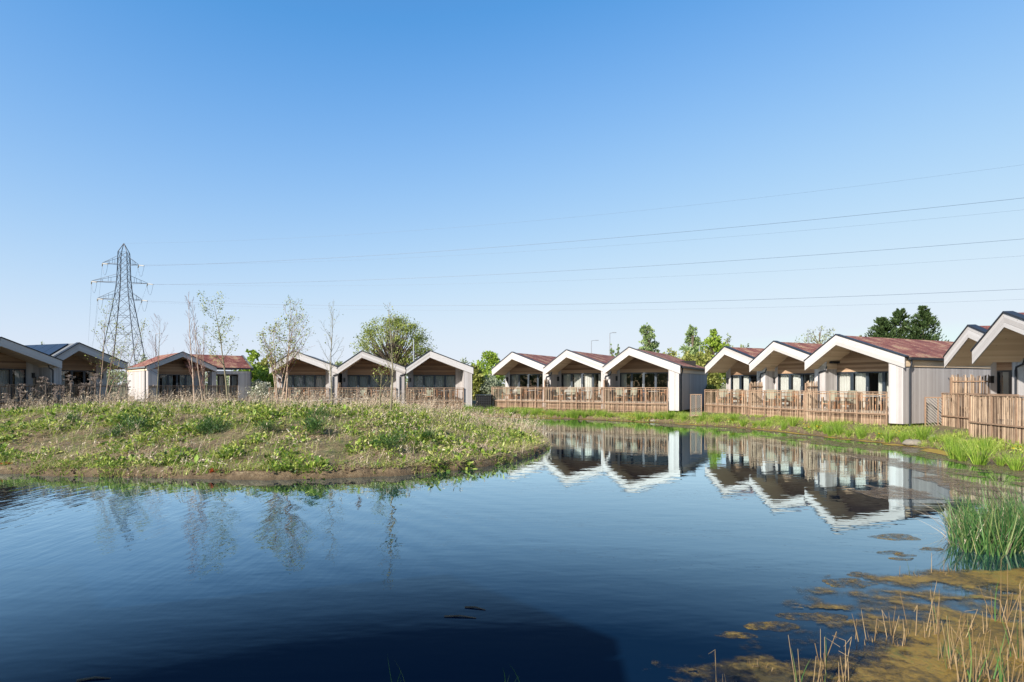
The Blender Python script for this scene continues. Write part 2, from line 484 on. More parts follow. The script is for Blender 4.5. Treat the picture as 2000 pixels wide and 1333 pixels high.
class MB:
    """collects quads and polygons with box-projected uv in metres"""

    def __init__(s):
        s.v, s.f, s.uv = [], [], []

    def poly(s, pts, uv=None):
        i = len(s.v)
        s.v += [tuple(p) for p in pts]
        s.f.append(tuple(range(i, i + len(pts))))
        if uv is None:
            a, b, c = Vector(pts[0]), Vector(pts[1]), Vector(pts[2])
            nn = (b - a).cross(c - a)
            ax, ay, az = abs(nn.x), abs(nn.y), abs(nn.z)
            if az >= ax and az >= ay:
                uv = [(p[0], p[1]) for p in pts]
            elif ax > ay:
                uv = [(p[1], p[2]) for p in pts]
            else:
                uv = [(p[0], p[2]) for p in pts]
        s.uv += uv

    def box(s, x0, x1, y0, y1, z0, z1):
        A = [(x0, y0, z0), (x1, y0, z0), (x1, y1, z0), (x0, y1, z0), (x0, y0, z1), (x1, y0, z1), (x1, y1, z1), (x0, y1, z1)]
        for q in ((3, 2, 1, 0), (4, 5, 6, 7), (0, 1, 5, 4), (1, 2, 6, 5), (2, 3, 7, 6), (3, 0, 4, 7)):
            s.poly([A[k] for k in q])

    def prism_y(s, prof, y0, y1, wall=False):
        """closed profile of (x,z) swept from y0 to y1"""
        n = len(prof)
        s.poly([(x, y0, z) for x, z in prof])
        s.poly([(x, y1, z) for x, z in reversed(prof)])
        for i in range(n):
            (xa, za), (xb, zb) = prof[i], prof[(i + 1) % n]
            d = math.hypot(xb - xa, zb - za)
            s.poly([(xa, y0, za), (xa, y1, za), (xb, y1, zb), (xb, y0, zb)],
                   None if wall else [(0, y0), (0, y1), (d, y1), (d, y0)])

    def bar(s, a, b, r0, r1=None, n=4):
        r1 = r0 if r1 is None else r1
        s.tube([a, b], [r0, r1], n)

    def tube(s, pts, rad, n=5, cap=True):
        pts = [Vector(p) for p in pts]
        i0 = len(s.v)
        run = 0.0
        up = Vector((0.31, 0.17, 0.93))
        for k, p in enumerate(pts):
            d = (pts[min(k + 1, len(pts) - 1)] - pts[max(k - 1, 0)])
            if d.length < 1e-9:
                d = Vector((0, 0, 1))
            d.normalize()
            a = d.cross(up)
            if a.length < 1e-3:
                a = d.cross(Vector((1, 0, 0)))
            a.normalize()
            b = d.cross(a)
            for j in range(n):
                t = 2 * PI * (j + 0.5) / n
                s.v.append(tuple(p + (a * math.cos(t) + b * math.sin(t)) * rad[k]))
        for k in range(len(pts) - 1):
            L = (pts[k + 1] - pts[k]).length
            for j in range(n):
                q = (i0 + k * n + j, i0 + k * n + (j + 1) % n, i0 + (k + 1) * n + (j + 1) % n, i0 + (k + 1) * n + j)
                s.f.append(q)
                w = 2 * PI * rad[k] / n
                s.uv += [(j * w, run), (j * w + w, run), (j * w + w, run + L), (j * w, run + L)]
            run += L
        if cap:
            for base, rev in ((i0, False), (i0 + (len(pts) - 1) * n, True)):
                r = list(range(base, base + n))
                s.f.append(tuple(r if rev else r[::-1]))
                s.uv += [(0, 0)] * n

    def mesh(s, name):
        me = bpy.data.meshes.new(name)
        me.from_pydata(s.v, [], s.f)
        u = me.uv_layers.new(name="UVMap")
        u.data.foreach_set("uv", [c for p in s.uv for c in p])
        me.update()
        return me

    def build(s, name, mat, parent=None):
        return link(name, s.mesh(name), mat, parent)


def np_mesh(name, V, Q, mat, parent=None, smooth=False):
    V = np.asarray(V, np.float32).reshape(-1, 3)
    Q = np.asarray(Q, np.int32).reshape(-1, 4)
    me = bpy.data.meshes.new(name)
    me.vertices.add(len(V))
    me.vertices.foreach_set("co", V.ravel())
    me.loops.add(Q.size)
    me.loops.foreach_set("vertex_index", Q.ravel())
    me.polygons.add(len(Q))
    me.polygons.foreach_set("loop_start", np.arange(0, Q.size, 4, dtype=np.int32))
    if smooth:
        me.polygons.foreach_set("use_smooth", np.ones(len(Q), dtype=bool))
    me.update(calc_edges=True)
    me.validate()
    return link(name, me, mat, parent)


def unit(a):
    return a / np.maximum(np.linalg.norm(a, axis=1, keepdims=True), 1e-9)


def leaf_vq(P, axis, ln, wd, rng, fold=0.15):
    """diamond leaves: base, two sides, tip"""
    P = np.asarray(P, float)
    n = len(P)
    axis = unit(axis)
    side = unit(np.cross(axis, rng.normal(0, 1, (n, 3))))
    nor = np.cross(axis, side)
    ln, wd = np.asarray(ln).reshape(-1, 1), np.asarray(wd).reshape(-1, 1)
    mid = P + axis * ln * 0.5
    V = np.stack([P, mid + side * wd * 0.5 + nor * wd * fold, P + axis * ln, mid - side * wd * 0.5 + nor * wd * fold], 1)
    Q = np.arange(4 * n).reshape(n, 4)
    return V.reshape(-1, 3), Q


def blade_vq(B, tip, wd, rng, bend=0.3, seg=3, taper=0.92):
    """grass blades: base points, tip vectors, widths; they bow over sideways towards the tip"""
    B = np.asarray(B, float)
    n = len(B)
    az = rng.uniform(0, 2 * PI, n)
    side = np.stack([np.cos(az), np.sin(az), np.zeros(n)], 1)
    L = np.linalg.norm(tip, axis=1, keepdims=True)
    ba = rng.uniform(0, 2 * PI, n)
    bow = np.stack([np.cos(ba), np.sin(ba), -0.35 * np.ones(n)], 1) * L * bend * rng.uniform(0.2, 1.0, (n, 1))
    wd = np.asarray(wd).reshape(-1, 1) * np.ones((n, 1))
    rows = []
    for k in range(seg + 1):
        t = k / seg
        c = B + tip * t + bow * t * t
        w = wd * 0.5 * (1 - taper * t ** 1.5)
        rows += [c - side * w, c + side * w]
    V = np.stack(rows, 1)
    m = 2 * (seg + 1)
    base = (np.arange(n) * m)[:, None]
    Q = np.concatenate([base + np.array([2 * k, 2 * k + 1, 2 * k + 3, 2 * k + 2]) for k in range(seg)], 1)
    return V.reshape(-1, 3), Q.reshape(-1, 4)


def cat_vq(parts):
    V, Q, o = [], [], 0
    for v, q in parts:
        V.append(v)
        Q.append(q + o)
        o += len(v)
    return np.concatenate(V), np.concatenate(Q)


def vnoise(x, y, s, seed=0):
    """smooth value noise, vectorised, 0..1"""
    x, y = np.asarray(x) * s + seed * 17.3, np.asarray(y) * s + seed * 9.1
    xi, yi = np.floor(x), np.floor(y)
    fx, fy = x - xi, y - yi
    fx, fy = fx * fx * (3 - 2 * fx), fy * fy * (3 - 2 * fy)
    h = lambda a, b: np.modf(np.abs(np.sin(a * 127.1 + b * 311.7 + seed) * 43758.5453))[0]
    return (h(xi, yi) * (1 - fx) + h(xi + 1, yi) * fx) * (1 - fy) + (h(xi, yi + 1) * (1 - fx) + h(xi + 1, yi + 1) * fx) * fy


def fbm(x, y, s, seed=0):
    return 0.55 * vnoise(x, y, s, seed) + 0.28 * vnoise(x, y, s * 2.1, seed + 1) + 0.17 * vnoise(x, y, s * 4.3, seed + 2)


def W(px, py, z=0.0):
    """the place on level z that the surveyed photo pixel stands on"""
    y = (CZ - z) * F / (py - HOR)
    return ((px - 1000) / F * y, y)


def XatY(px, y):
    return (px - 1000) / F * y


def ZatY(py, y):
    return CZ - (py - HOR) * y / F


# ------------------------------------------------------------------ pond, island, ground
BANK = [W(2000, 915), W(1900, 895), W(1825, 878), W(1750, 868), W(1620, 854), W(1530, 843.6), W(1450, 836), W(1350, 829.5),
        W(1230, 823.5), W(1150, 820), W(1050, 817), W(960, 814), W(860, 812.5)]
POND = [(-34, 2.5), (-10, 2.6), (0, 2.7), (3.4, 2.9), (5.6, 4.0), (6.6, 5.8), (7.7, 8.6), (9.5, 10.6), (13.2, 13.6)] + BANK + \
       [(-10, 45.3), (-17, 45.0), (-22, 46.0), (-25.2, 45.2), (-26.4, 43.2), (-28.3, 38.5), (-30.5, 33), (-32, 27), (-34, 20)]
ISLE = [(-28, 20), (-22, 17.2), W(0, 926), W(200, 932), W(350, 935), W(500, 938), W(600, 936), W(680, 932), W(800, 926), W(900, 918),
        W(1000, 903), W(1040, 890), W(1065, 881), W(1076, 874), W(1072, 864), W(1058, 854), (0.9, 31), (-0.4, 35), (-4, 38), (-10, 39), (-20, 39.4), (-25, 38.5), (-27.4, 34), (-29, 27)]


def sdf(x, y, poly):
    """signed distance, positive inside"""
    p = np.asarray(poly, float)
    x, y = np.asarray(x, float), np.asarray(y, float)
    d = np.full(x.shape, 1e9)
    ins = np.zeros(x.shape, bool)
    for i in range(len(p)):
        ax, ay = p[i]
        bx, by = p[(i + 1) % len(p)]
        ex, ey = bx - ax, by - ay
        t = np.clip(((x - ax) * ex + (y - ay) * ey) / (ex * ex + ey * ey), 0, 1)
        d = np.minimum(d, np.hypot(x - ax - t * ex, y - ay - t * ey))
        c = (ay > y) != (by > y)
        with np.errstate(divide='ignore', invalid='ignore'):
            xi = ax + (y - ay) * ex / (ey if ey != 0 else 1e-12)
        ins ^= c & (x < xi)
    return np.where(ins, d, -d)


def sst(a, b, v):
    t = np.clip((v - a) / (b - a), 0, 1)
    return t * t * (3 - 2 * t)


def gz(x, y):
    x, y = np.asarray(x, float), np.asarray(y, float)
    wob = (fbm(x, y, 0.8, 3) - 0.5) * 0.9
    wob = wob + (fbm(x, y, 2.6, 63) - 0.5) * 0.5
    dp = -sdf(x, y, POND) + wob * 0.6          # >0 on the outer bank
    di = sdf(x, y, ISLE) + wob * 0.7           # >0 on the island
    n = fbm(x, y, 0.45, 11) - 0.5
    n2 = fbm(x, y, 2.2, 21) - 0.5
    bank = 0.02 + 0.20 * sst(0, 0.45, dp) + 0.32 * sst(0.2, 2.6, dp) + 0.25 * sst(4, 14, dp) + 0.08 * n * sst(0.3, 1.5, dp)
    isle = 0.02 + 0.17 * sst(0, 0.22, di) + 1.18 * sst(0.0, 8.0, di) + 0.28 * n * sst(0.3, 2, di) + 0.16 * n2 * sst(0.1, 0.6, di)
    bed = -0.05 - 0.7 * sst(0, 1.5, np.minimum(-dp, -di))
    return np.where(dp > 0, bank, np.where(di > 0, isle, bed))


def gz1(x, y):
    return float(gz(np.array([x]), np.array([y]))[0])


def axis_pts(lo, hi, step, out, far):
    a = list(np.arange(lo, hi + 1e-6, step))
    s, v = step, lo
    pre = []
    while v > -far:
        s *= 1.35
        v -= s
        pre.append(v)
    s, v = step, hi
    post = []
    while v < out:
        s *= 1.35
        v += s
        post.append(v)
    return np.array(pre[::-1] + a + post)


gx = axis_pts(-36, 26, 0.17, 4000, 4000)
gy = axis_pts(1.5, 52, 0.17, 5000, 600)
GX, GY = np.meshgrid(gx, gy)
GZ = gz(GX, GY)
nxg = len(gx)
ii = np.arange(len(gy) - 1)[:, None] * nxg + np.arange(nxg - 1)[None, :]
GQ = np.stack([ii, ii + 1, ii + nxg + 1, ii + nxg], -1).reshape(-1, 4)
tag(np_mesh("ground", np.stack([GX, GY, GZ], -1), GQ, M["ground"], smooth=True), kind="structure")
b = MB()
b.poly([(-40, 1.2, 0), (24, 1.2, 0), (24, 48.5, 0), (-40, 48.5, 0)])
tag(b.build("water", M["water"]), kind="structure")


# ------------------------------------------------------------------ cabins
def roofline(x, L, Rr, ap, rise):
    return ap - rise * (-x / L if x < 0 else x / Rr)


def lath_panel(x0, x1, z0, z1, rng, pitch=0.072, y=0.0, along='x', jit=0.05, rmin=0.012, rmax=0.022):
    mb = MB()
    x = x0
    while x < x1:
        r = rng.uniform(rmin, rmax)
        dz = rng.uniform(-jit, jit)
        t = rng.normal(0, 0.012)
        t2 = rng.normal(0, 0.008)
        if along == 'x':
            p = [(x, y + t2, z0), (x + t, y, (z0 + z1) / 2), (x + 2 * t, y - t2, z1 + dz)]
        else:
            p = [(y + t2, x, z0), (y, x + t, (z0 + z1) / 2), (y - t2, x + 2 * t, z1 + dz)]
        mb.tube(p, [r, r, r * 0.9], 4)
        x += pitch * rng.uniform(0.7, 1.35)
    return mb


DLT = 1.9     # depth of the covered terrace
RISE, FD = 1.29, 0.52


def door_set(parent, x0, x1, zt, y, curtains, handle=True):
    fr = MB()
    w = 0.075
    fr.box(x0, x1, y - 0.03, y + 0.06, zt - w, zt)
    fr.box(x0, x1, y - 0.03, y + 0.06, 0.0, w)
    k = 4
    pw = (x1 - x0) / k
    for i in range(k + 1):
        xc = x0 + i * pw
        ww = w * (0.5 if i in (0, k) else 1.0)
        fr.box(max(x0, xc - ww), min(x1, xc + ww), y - 0.033, y + 0.063, w + 0.002, zt - w - 0.002)
    f = fr.build("sliding_door", M["frame"], parent)
    for i in range(k):
        g = MB()
        a0, a1 = x0 + i * pw + w, x0 + (i + 1) * pw - w
        g.poly([(a0, y + 0.02, w), (a1, y + 0.02, w), (a1, y + 0.02, zt - w), (a0, y + 0.02, zt - w)])
        g.build("pane", M["glass"], f)
    for sx in (-0.05, 0.05):
        h = MB()
        xm = (x0 + x1) / 2 + sx
        h.box(xm - 0.012, xm + 0.012, y - 0.085, y - 0.06, 0.9, 1.2)
        h.box(xm - 0.012, xm + 0.012, y - 0.06, y - 0.033, 0.92, 0.95)
        h.box(xm - 0.012, xm + 0.012, y - 0.06, y - 0.033, 1.15, 1.18)
        h.build("handle", M["steel"], f)
    for (c0, c1) in curtains:
        a0, a1 = x0 + c0 * (x1 - x0), x0 + c1 * (x1 - x0)
        n = max(8, int((a1 - a0) / 0.03))
        c = MB()
        pts = []
        for i in range(n + 1):
            t = a0 + (a1 - a0) * i / n
            pts.append((t, y + 0.22 + 0.03 * math.sin(t * 42 + 2 * math.sin(t * 5))))
        for i in range(n):
            (xa, ya), (xb, yb) = pts[i], pts[i + 1]
            c.poly([(xa, ya, 0.03), (xb, yb, 0.03), (xb, yb, zt - 0.04), (xa, ya, zt - 0.04)])
        c.build("curtain", M["curtain"], parent)


def cabin(name, X, Y, deg, s, ap, base, label, group, lay='right', depth=10.0, Lx=1.83, Rx=3.42, curtains=((0, 1),), solar=False,
          end='mid', lamp=True, roof='sedum'):
    """gabled cabin: covered terrace in front, storage wing under the long slope; local y runs into the building, z = 0 on the deck"""
    rng = np.random.RandomState(int(abs(X * 31 + Y * 17)) % 9999)
    root = tag(empty(name, (X, Y, base), math.radians(deg), s), label, "cabin", group)
    rl = lambda x: roofline(x, Lx, Rx, ap, RISE)
    ev = ap - RISE
    D = depth
    gzb = -0.55
    if lay == 'right':
        wx0, wx1, px0, px1, dx0, dx1, lx = -Lx + 0.12, Rx - 0.10, 2.66, Rx - 0.10, -1.28, 2.15, -1.52
    else:
        wx0, wx1, px0, px1, dx0, dx1, lx = -Lx + 0.10, Rx - 0.30, -Lx + 0.10, -Lx + 0.75, -1.0, 2.35, 2.72
    und = lambda x: rl(x) - FD + 0.05
    zt = 2.0
    # side and back walls
    w = MB()
    th = 0.12
    for xa in (wx0, wx1 - th):
        w.prism_y([(xa, gzb), (xa + th, gzb), (xa + th, und(xa + th)), (xa, und(xa))], DLT + th, D - 0.3, wall=True)
    w.prism_y([(wx0 + th, gzb), (wx1 - th, gzb), (wx1 - th, und(wx1 - th)), (0, und(0)), (wx0 + th, und(wx0 + th))], D - 0.42, D - 0.3, wall=True)
    # front wall left and right of the doors
    w.prism_y([(wx0, gzb), (dx0, gzb), (dx0, und(dx0)), (wx0, und(wx0))], DLT, DLT + th, wall=True)
    w.prism_y([(dx1, gzb), (wx1, gzb), (wx1, und(wx1)), (dx1, und(dx1))], DLT, DLT + th, wall=True)
    w.build("wall", M["clad"], root)
    g = MB()
    g.prism_y([(dx0, zt), (dx1, zt), (dx1, und(dx1)), (0, und(0)), (dx0, und(dx0))], DLT - 0.012, DLT + 0.1)
    g.build("gable_panel", M["gable"], root)
    # storage wing beside the terrace
    pr = MB()
    pr.prism_y([(px0, gzb), (px1, gzb), (px1, und(px1)), (px0, und(px0))], 0.06, DLT - 0.003, wall=True)
    pr.build("storage_wing", M["clad"], root)
    # room behind the doors
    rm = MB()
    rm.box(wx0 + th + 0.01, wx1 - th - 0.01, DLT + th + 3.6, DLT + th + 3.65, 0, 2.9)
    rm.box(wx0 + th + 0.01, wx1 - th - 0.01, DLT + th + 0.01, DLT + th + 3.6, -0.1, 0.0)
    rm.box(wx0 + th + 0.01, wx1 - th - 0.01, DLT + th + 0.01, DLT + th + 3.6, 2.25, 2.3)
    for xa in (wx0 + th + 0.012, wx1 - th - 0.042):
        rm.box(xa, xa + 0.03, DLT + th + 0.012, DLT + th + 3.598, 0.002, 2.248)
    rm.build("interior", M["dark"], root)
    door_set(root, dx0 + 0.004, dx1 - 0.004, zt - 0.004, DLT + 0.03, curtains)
    # roof: covering, timber soffit slab, front fascia, dark edge, gutters
    r = MB()
    tk = 0.07
    r.prism_y([(-Lx + 0.05, rl(-Lx + 0.05)), (0, ap), (Rx - 0.05, rl(Rx - 0.05)), (Rx - 0.05, rl(Rx - 0.05) - tk), (0, ap - tk), (-Lx + 0.05, rl(-Lx + 0.05) - tk)], 0.30, D + 0.03)
    rf = r.build("roof", M[roof], root)
    so = MB()
    so.prism_y([(-Lx + 0.06, ev - tk + 0.02), (0, ap - tk - 0.003), (Rx - 0.06, ev - tk + 0.02), (Rx - 0.06, ev - FD + 0.07), (0, ap - FD + 0.05), (-Lx + 0.06, ev - FD + 0.08)], 0.052, D - 0.1)
    so.build("soffit", M["soffit"], root)
    for (xa, xb) in ((-Lx, 0.0), (0.0, Rx)):
        f = MB()
        za, zb = rl(xa), rl(xb)
        d = math.hypot(xb - xa, zb - za)
        P = [(xa, za - FD), (xb, zb - FD), (xb, zb), (xa, za)]
        for yy, rev in ((0.0, False), (0.05, True)):
            q = [(x, yy, z) for x, z in P]
            uv = [(0, 0), (d, 0), (d, FD), (0, FD)]
            f.poly(q[::-1] if rev else q, uv[::-1] if rev else uv)
        for i in range(4):
            (x1_, z1_), (x2_, z2_) = P[i], P[(i + 1) % 4]
            f.poly([(x1_, 0.05, z1_), (x2_, 0.05, z2_), (x2_, 0.0, z2_), (x1_, 0.0, z1_)])
        f.build("fascia", M["fascia"], root)
    e = MB()
    for yy0, yy1 in ((-0.035, 0.29),):
        e.prism_y([(-Lx - 0.04, ev - 0.025), (0, ap + 0.002), (Rx + 0.04, ev - 0.012), (Rx + 0.04, ev + 0.05), (0, ap + 0.065), (-Lx - 0.04, ev + 0.04)], yy0, yy1)
    e.build("roof_edge", M["trim"], rf)
    for sx, xe in ((-1, -Lx), (1, Rx)):
        gt = MB()
        x0, x1 = (xe - 0.11, xe + 0.045) if sx < 0 else (xe - 0.045, xe + 0.11)
        gt.box(x0, x1, 0.30, D, ev - 0.13, ev - 0.015)
        gt.build("gutter", M["trim"], root)
    # rain pipe
    dp = MB()
    if lay == 'right' and end == 'last':
        dp.tube([(Rx + 0.03, 0.5, ev - 0.12), (Rx + 0.03, 0.5, ev - 0.35), (wx1 + 0.05, 0.5, ev - 0.6), (wx1 + 0.05, 0.5, gzb - 0.2)], [0.04] * 4, 8)
    elif lay == 'right':
        dp.tube([(Rx + 0.02, 0.02, ev - 0.3), (Rx - 0.05, 0.0, ev - 0.52), (3.0, 0.0, ev - 0.62), (2.96, 0.0, ev - 0.75), (2.96, 0.0, gzb)], [0.04] * 5, 8)
    else:
        dp.tube([(-Lx + 0.02, 0.3, ev - 0.12), (-Lx + 0.02, 0.02, ev - 0.5), (-Lx + 0.2, 0.0, ev - 0.62), (-Lx + 0.2, 0.0, gzb)], [0.04] * 4, 8)
    dp.build("downpipe", M["trim"], root)
    if lamp:
        lm = MB()
        lm.box(lx - 0.06, lx + 0.06, DLT - 0.13, DLT - 0.004, 1.42, 1.72)
        lm.box(lx - 0.075, lx + 0.075, DLT - 0.145, DLT - 0.002, 1.722, 1.75)
        lm.build("wall_lamp", M["lampm"], root)
    dk = MB()
    tx0, tx1 = (-Lx + 0.02, px0 - 0.004) if lay == 'right' else (px1 + 0.004, Rx - 0.1)
    dk.box(tx0, tx1, 0.05, DLT - 0.004, -0.14, 0.0)
    dk.build("deck", M["deck"], root)
    sp = MB()
    for xx in np.linspace(wx0 + 0.3, wx1 - 0.3, 4):
        for yy in (0.4, 2.4, 5.5, D - 0.9):
            sp.box(xx - 0.08, xx + 0.08, yy - 0.08, yy + 0.08, -1.5, -0.15 if yy < DLT else gzb + 0.02)
    sp.box(wx0 + 0.1, wx1 - 0.1, DLT + 0.3, DLT + 0.36, -1.5, gzb)  # near-black panel, its colour standing in for the shaded void under the floor
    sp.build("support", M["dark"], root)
    if solar:
        # dark panels side by side on the short slope
        n = 5
        sl = math.hypot(Lx, RISE)
        for i in range(n):
            q = MB()
            y0, y1 = 0.85 + i * 1.12, 0.85 + i * 1.12 + 1.09
            a, c = 0.10, 0.97
            f = lambda t, hgt: (-Lx * t, ap - RISE * t + hgt)
            (xa, za), (xb, zb) = f(a, 0.06), f(c, 0.06)
            (xc, zc), (xd, zd) = f(c, 0.12), f(a, 0.12)
            q.prism_y([(xa, za), (xb, zb), (xc, zc), (xd, zd)], y0, y1)
            q.build("solar_panel", M["solar"], root)
    return root


def fence(cab, name, x0, x1, label, group, zb=-0.72, zt=0.93, y=-0.03, posts=4, seed=1, pitch=0.070, rmax=0.0185):
    """terrace fence of riven laths: rails, posts, one lath infill"""
    rng = np.random.RandomState(seed)
    o = tag(empty(name, cab.location, cab.rotation_euler.z, cab.scale.x), label, "fence", group)
    t = MB()
    t.box(x0 - 0.03, x1 + 0.03, y - 0.05, y + 0.05, zt, zt + 0.035)
    t.build("top_rail", M["rail"], o)
    for z in (0.0 - 0.12, zt - 0.1, zb + 0.12):
        m = MB()
        if z == -0.12:
            m.box(x0, x1, y - 0.06, y - 0.038, z - 0.028, z + 0.028)
        else:
            m.box(x0, x1, y + 0.026, y + 0.06, z - 0.03, z + 0.03)
        m.build("rail", M["rail"], o)
    for i in range(posts + 1):
        xx = x0 + (x1 - x0) * i / posts
        p = MB()
        p.box(xx - 0.03, xx + 0.03, y - 0.035, y + 0.025, zb - 0.15, zt - 0.003)
        p.build("post", M["rail"], o)
    lath_panel(x0 + 0.05, x1 - 0.03, zb, zt - 0.012, rng, pitch, y, jit=0.0, rmin=0.008, rmax=rmax).build("lath_infill", M["lath"], o)
    # boards closing the void under the terrace, well behind the laths
    k = MB()
    k.box(x0 + 0.05, x1 - 0.05, y + 0.16, y + 0.19, zb - 0.1, -0.16)
    k.build("skirting_board", M["gable"], o)
    return o


def screen(cab, name, x, label, h=1.5, y0=0.05, y1=1.75, seed=3):
    rng = np.random.RandomState(seed)
    o = tag(empty(name, cab.location, cab.rotation_euler.z, cab.scale.x), label, "screen", "lath privacy screens between terraces")
    lath_panel(y0, y1, 0.0, h, rng, 0.042, x, along='y', jit=0.09, rmin=0.014, rmax=0.026).build("lath_infill", M["lath"], o)
    for z in (0.25, h - 0.25):
        b = MB()
        b.box(x + 0.027, x + 0.06, y0, y1, z - 0.03, z + 0.03)
        b.build("rail", M["rail"], o)
    for yy in (y0 - 0.04, y1 + 0.04):
        b = MB()
        b.box(x - 0.04, x + 0.04, yy - 0.035, yy + 0.035, -0.1, h - 0.05)
        b.build("post", M["rail"], o)
    return o


def gcab(pt, k=1.0):
    return pt[0] * k, pt[1] * k


ROWS = dict(A=(68.4, 1.0, 3.85, 5.40), B=(10.0, 1.04, 3.85, 5.27), C=(-29.9, 1.06, 3.65, 5.17), D=(-64.6, 1.0, 3.9, 5.10), E=(-99.2, 1.0, 3.95, 5.11))
GRP = dict(A="shaded cabins at the left edge", B="row of three cabins beyond the island", C="row of three cabins in the middle", D="row of three cabins on the right", E="cabins at the right edge")
FULL, LEFT, HALF = ((0.0, 1.0),), ((0.0, 0.2),), ((0.0, 0.24), (0.27, 0.55), (0.82, 1.0))
SPEC = [
    ("A", (-31.45, 35.2), "shaded timber cabin cut off by the left edge of the photo", dict(lay='left', curtains=((0.25, 0.75), (0.85, 1)))),
    ("A", (-30.18, 39.87), "shaded timber cabin with solar panels in front of the pylon", dict(lay='left', solar=True, roof='slate', curtains=((0.3, 0.4), (0.9, 1)))),
    ("B", (-17.25, 45.21), "left cabin of the front-facing row, behind the leafy birch clump", dict(curtains=FULL, roof='slate')),
    ("B", (-11.88, 45.19), "middle cabin of the front-facing row, under the big oak", dict(curtains=FULL, roof='slate')),
    ("B", (-6.45, 44.97), "right cabin of the front-facing row, with solar panels on its roof", dict(curtains=FULL, solar=True, end='last', roof='slate')),
    ("C", (-0.01, 44.47), "farthest red-roofed cabin of the middle row, first on the left", dict(curtains=LEFT)),
    ("C", (3.94, 41.52), "middle cabin of the centre row, all its doors curtained white", dict(curtains=((0.02, 0.23), (0.27, 0.48), (0.52, 0.78), (0.85, 1)))),
    ("C", (7.88, 38.59), "nearest cabin of the centre row, white storage wing and blue-grey side wall", dict(curtains=((0.0, 0.12),), end='last', depth=9.4)),
    ("D", (14.59, 39.25), "farthest cabin of the right-hand row, smallest of its three gables", dict(curtains=((0, 0.22), (0.27, 0.48)))),
    ("D", (15.76, 34.44), "middle cabin of the right-hand row between two lath screens", dict(curtains=((0, 0.24), (0.26, 0.5), (0.6, 1)))),
    ("D", (16.92, 29.88), "nearest cabin of the right-hand row, with the long red sedum roof", dict(curtains=((0, 0.22), (0.26, 0.47), (0.62, 1)), end='last', depth=10.8)),
    ("E", (20.24, 25.37), "smaller of the two gables jutting in at the right edge", dict(curtains=FULL)),
    ("E", (17.84, 20.74), "largest nearest gable, cut off by the right edge of the photo", dict(curtains=FULL)),
]
CAB = []
for row, pt, lab, kw in SPEC:
    deg, s, ap, apz = ROWS[row]
    CAB.append(cabin("timber_cabin", pt[0] * s, pt[1] * s, deg, s, ap, apz - ap * s, lab, GRP[row], **kw))
A1a, A1b, B1, B2, B3, C1, C2, C3, D1, D2, D3, E1, E2 = CAB

FG = "lath terrace fences along the pond"
fl = [
    (A1a, -1.1, 3.40, "dark lath fence before the cabin at the left edge"), (A1b, -1.9, 3.35, "dark lath fence before the shaded solar-panel cabin"),
    (B1, -1.83, 2.62, "lath fence behind the leafy birch clump"), (B2, -1.83, 2.62, "lath fence behind the two thin saplings under the oak"),
    (B3, -1.83, 2.62, "lath fence of the right cabin of the front-facing row"),
    (C1, -1.80, 3.42, "lath fence at the left end of the centre row"), (C2, -1.80, 3.40, "lath fence in the middle of the centre row, before white curtains"),
    (C3, -1.80, 2.62, "lath fence ending at the centre row's white storage wing"),
    (D1, -1.80, 3.0, "lath fence at the far end of the right-hand row"), (D2, -1.80, 2.85, "lath fence in the middle of the right-hand row"),
    (D3, -1.80, 2.62, "tall lath fence ending at the right-hand row's white storage wing"),
    (E1, -1.90, 3.1, "lath fence at the right edge beside the square trellis"), (E2, -1.9, 3.3, "nearest lath fence, out at the right edge of the photo"),
]
for i, (c, x0, x1, lab) in enumerate(fl):
    fence(c, "terrace_fence", x0, x1, lab, FG, posts=4 if x1 - x0 > 4.6 else 3, seed=40 + i, zb=-0.95 if c in (E1, E2, A1a, A1b) else -0.74, pitch=0.040 if c in (E1, E2) else 0.070, rmax=0.014 if c in (E1, E2) else 0.0185)
for i, (c, lab, h, y0) in enumerate(((B2, "lath screen left of the middle front-facing cabin's terrace", 1.3, 0.05), (B3, "lath screen left of the right front-facing cabin's terrace", 1.3, 0.05),
                                     (C2, "lath screen between the first and second centre-row terraces", 1.5, 0.05), (C3, "lath screen between the second and third centre-row terraces", 1.5, 0.05),
                                     (D2, "lath screen between the far and middle right-hand terraces", 1.45, 0.05), (D3, "lath screen between the middle and near right-hand terraces", 1.45, 0.05),
                                     (E1, "tall sunlit lath screen above the fence at the right edge", 1.75, 0.3), (A1b, "black lath screen between the two shaded terraces", 1.4, 0.05))):
    screen(c, "privacy_screen", -1.76 if c is not A1b else -2.05, lab, h, y0, 2.6 if c is E1 else 1.75, seed=70 + i)


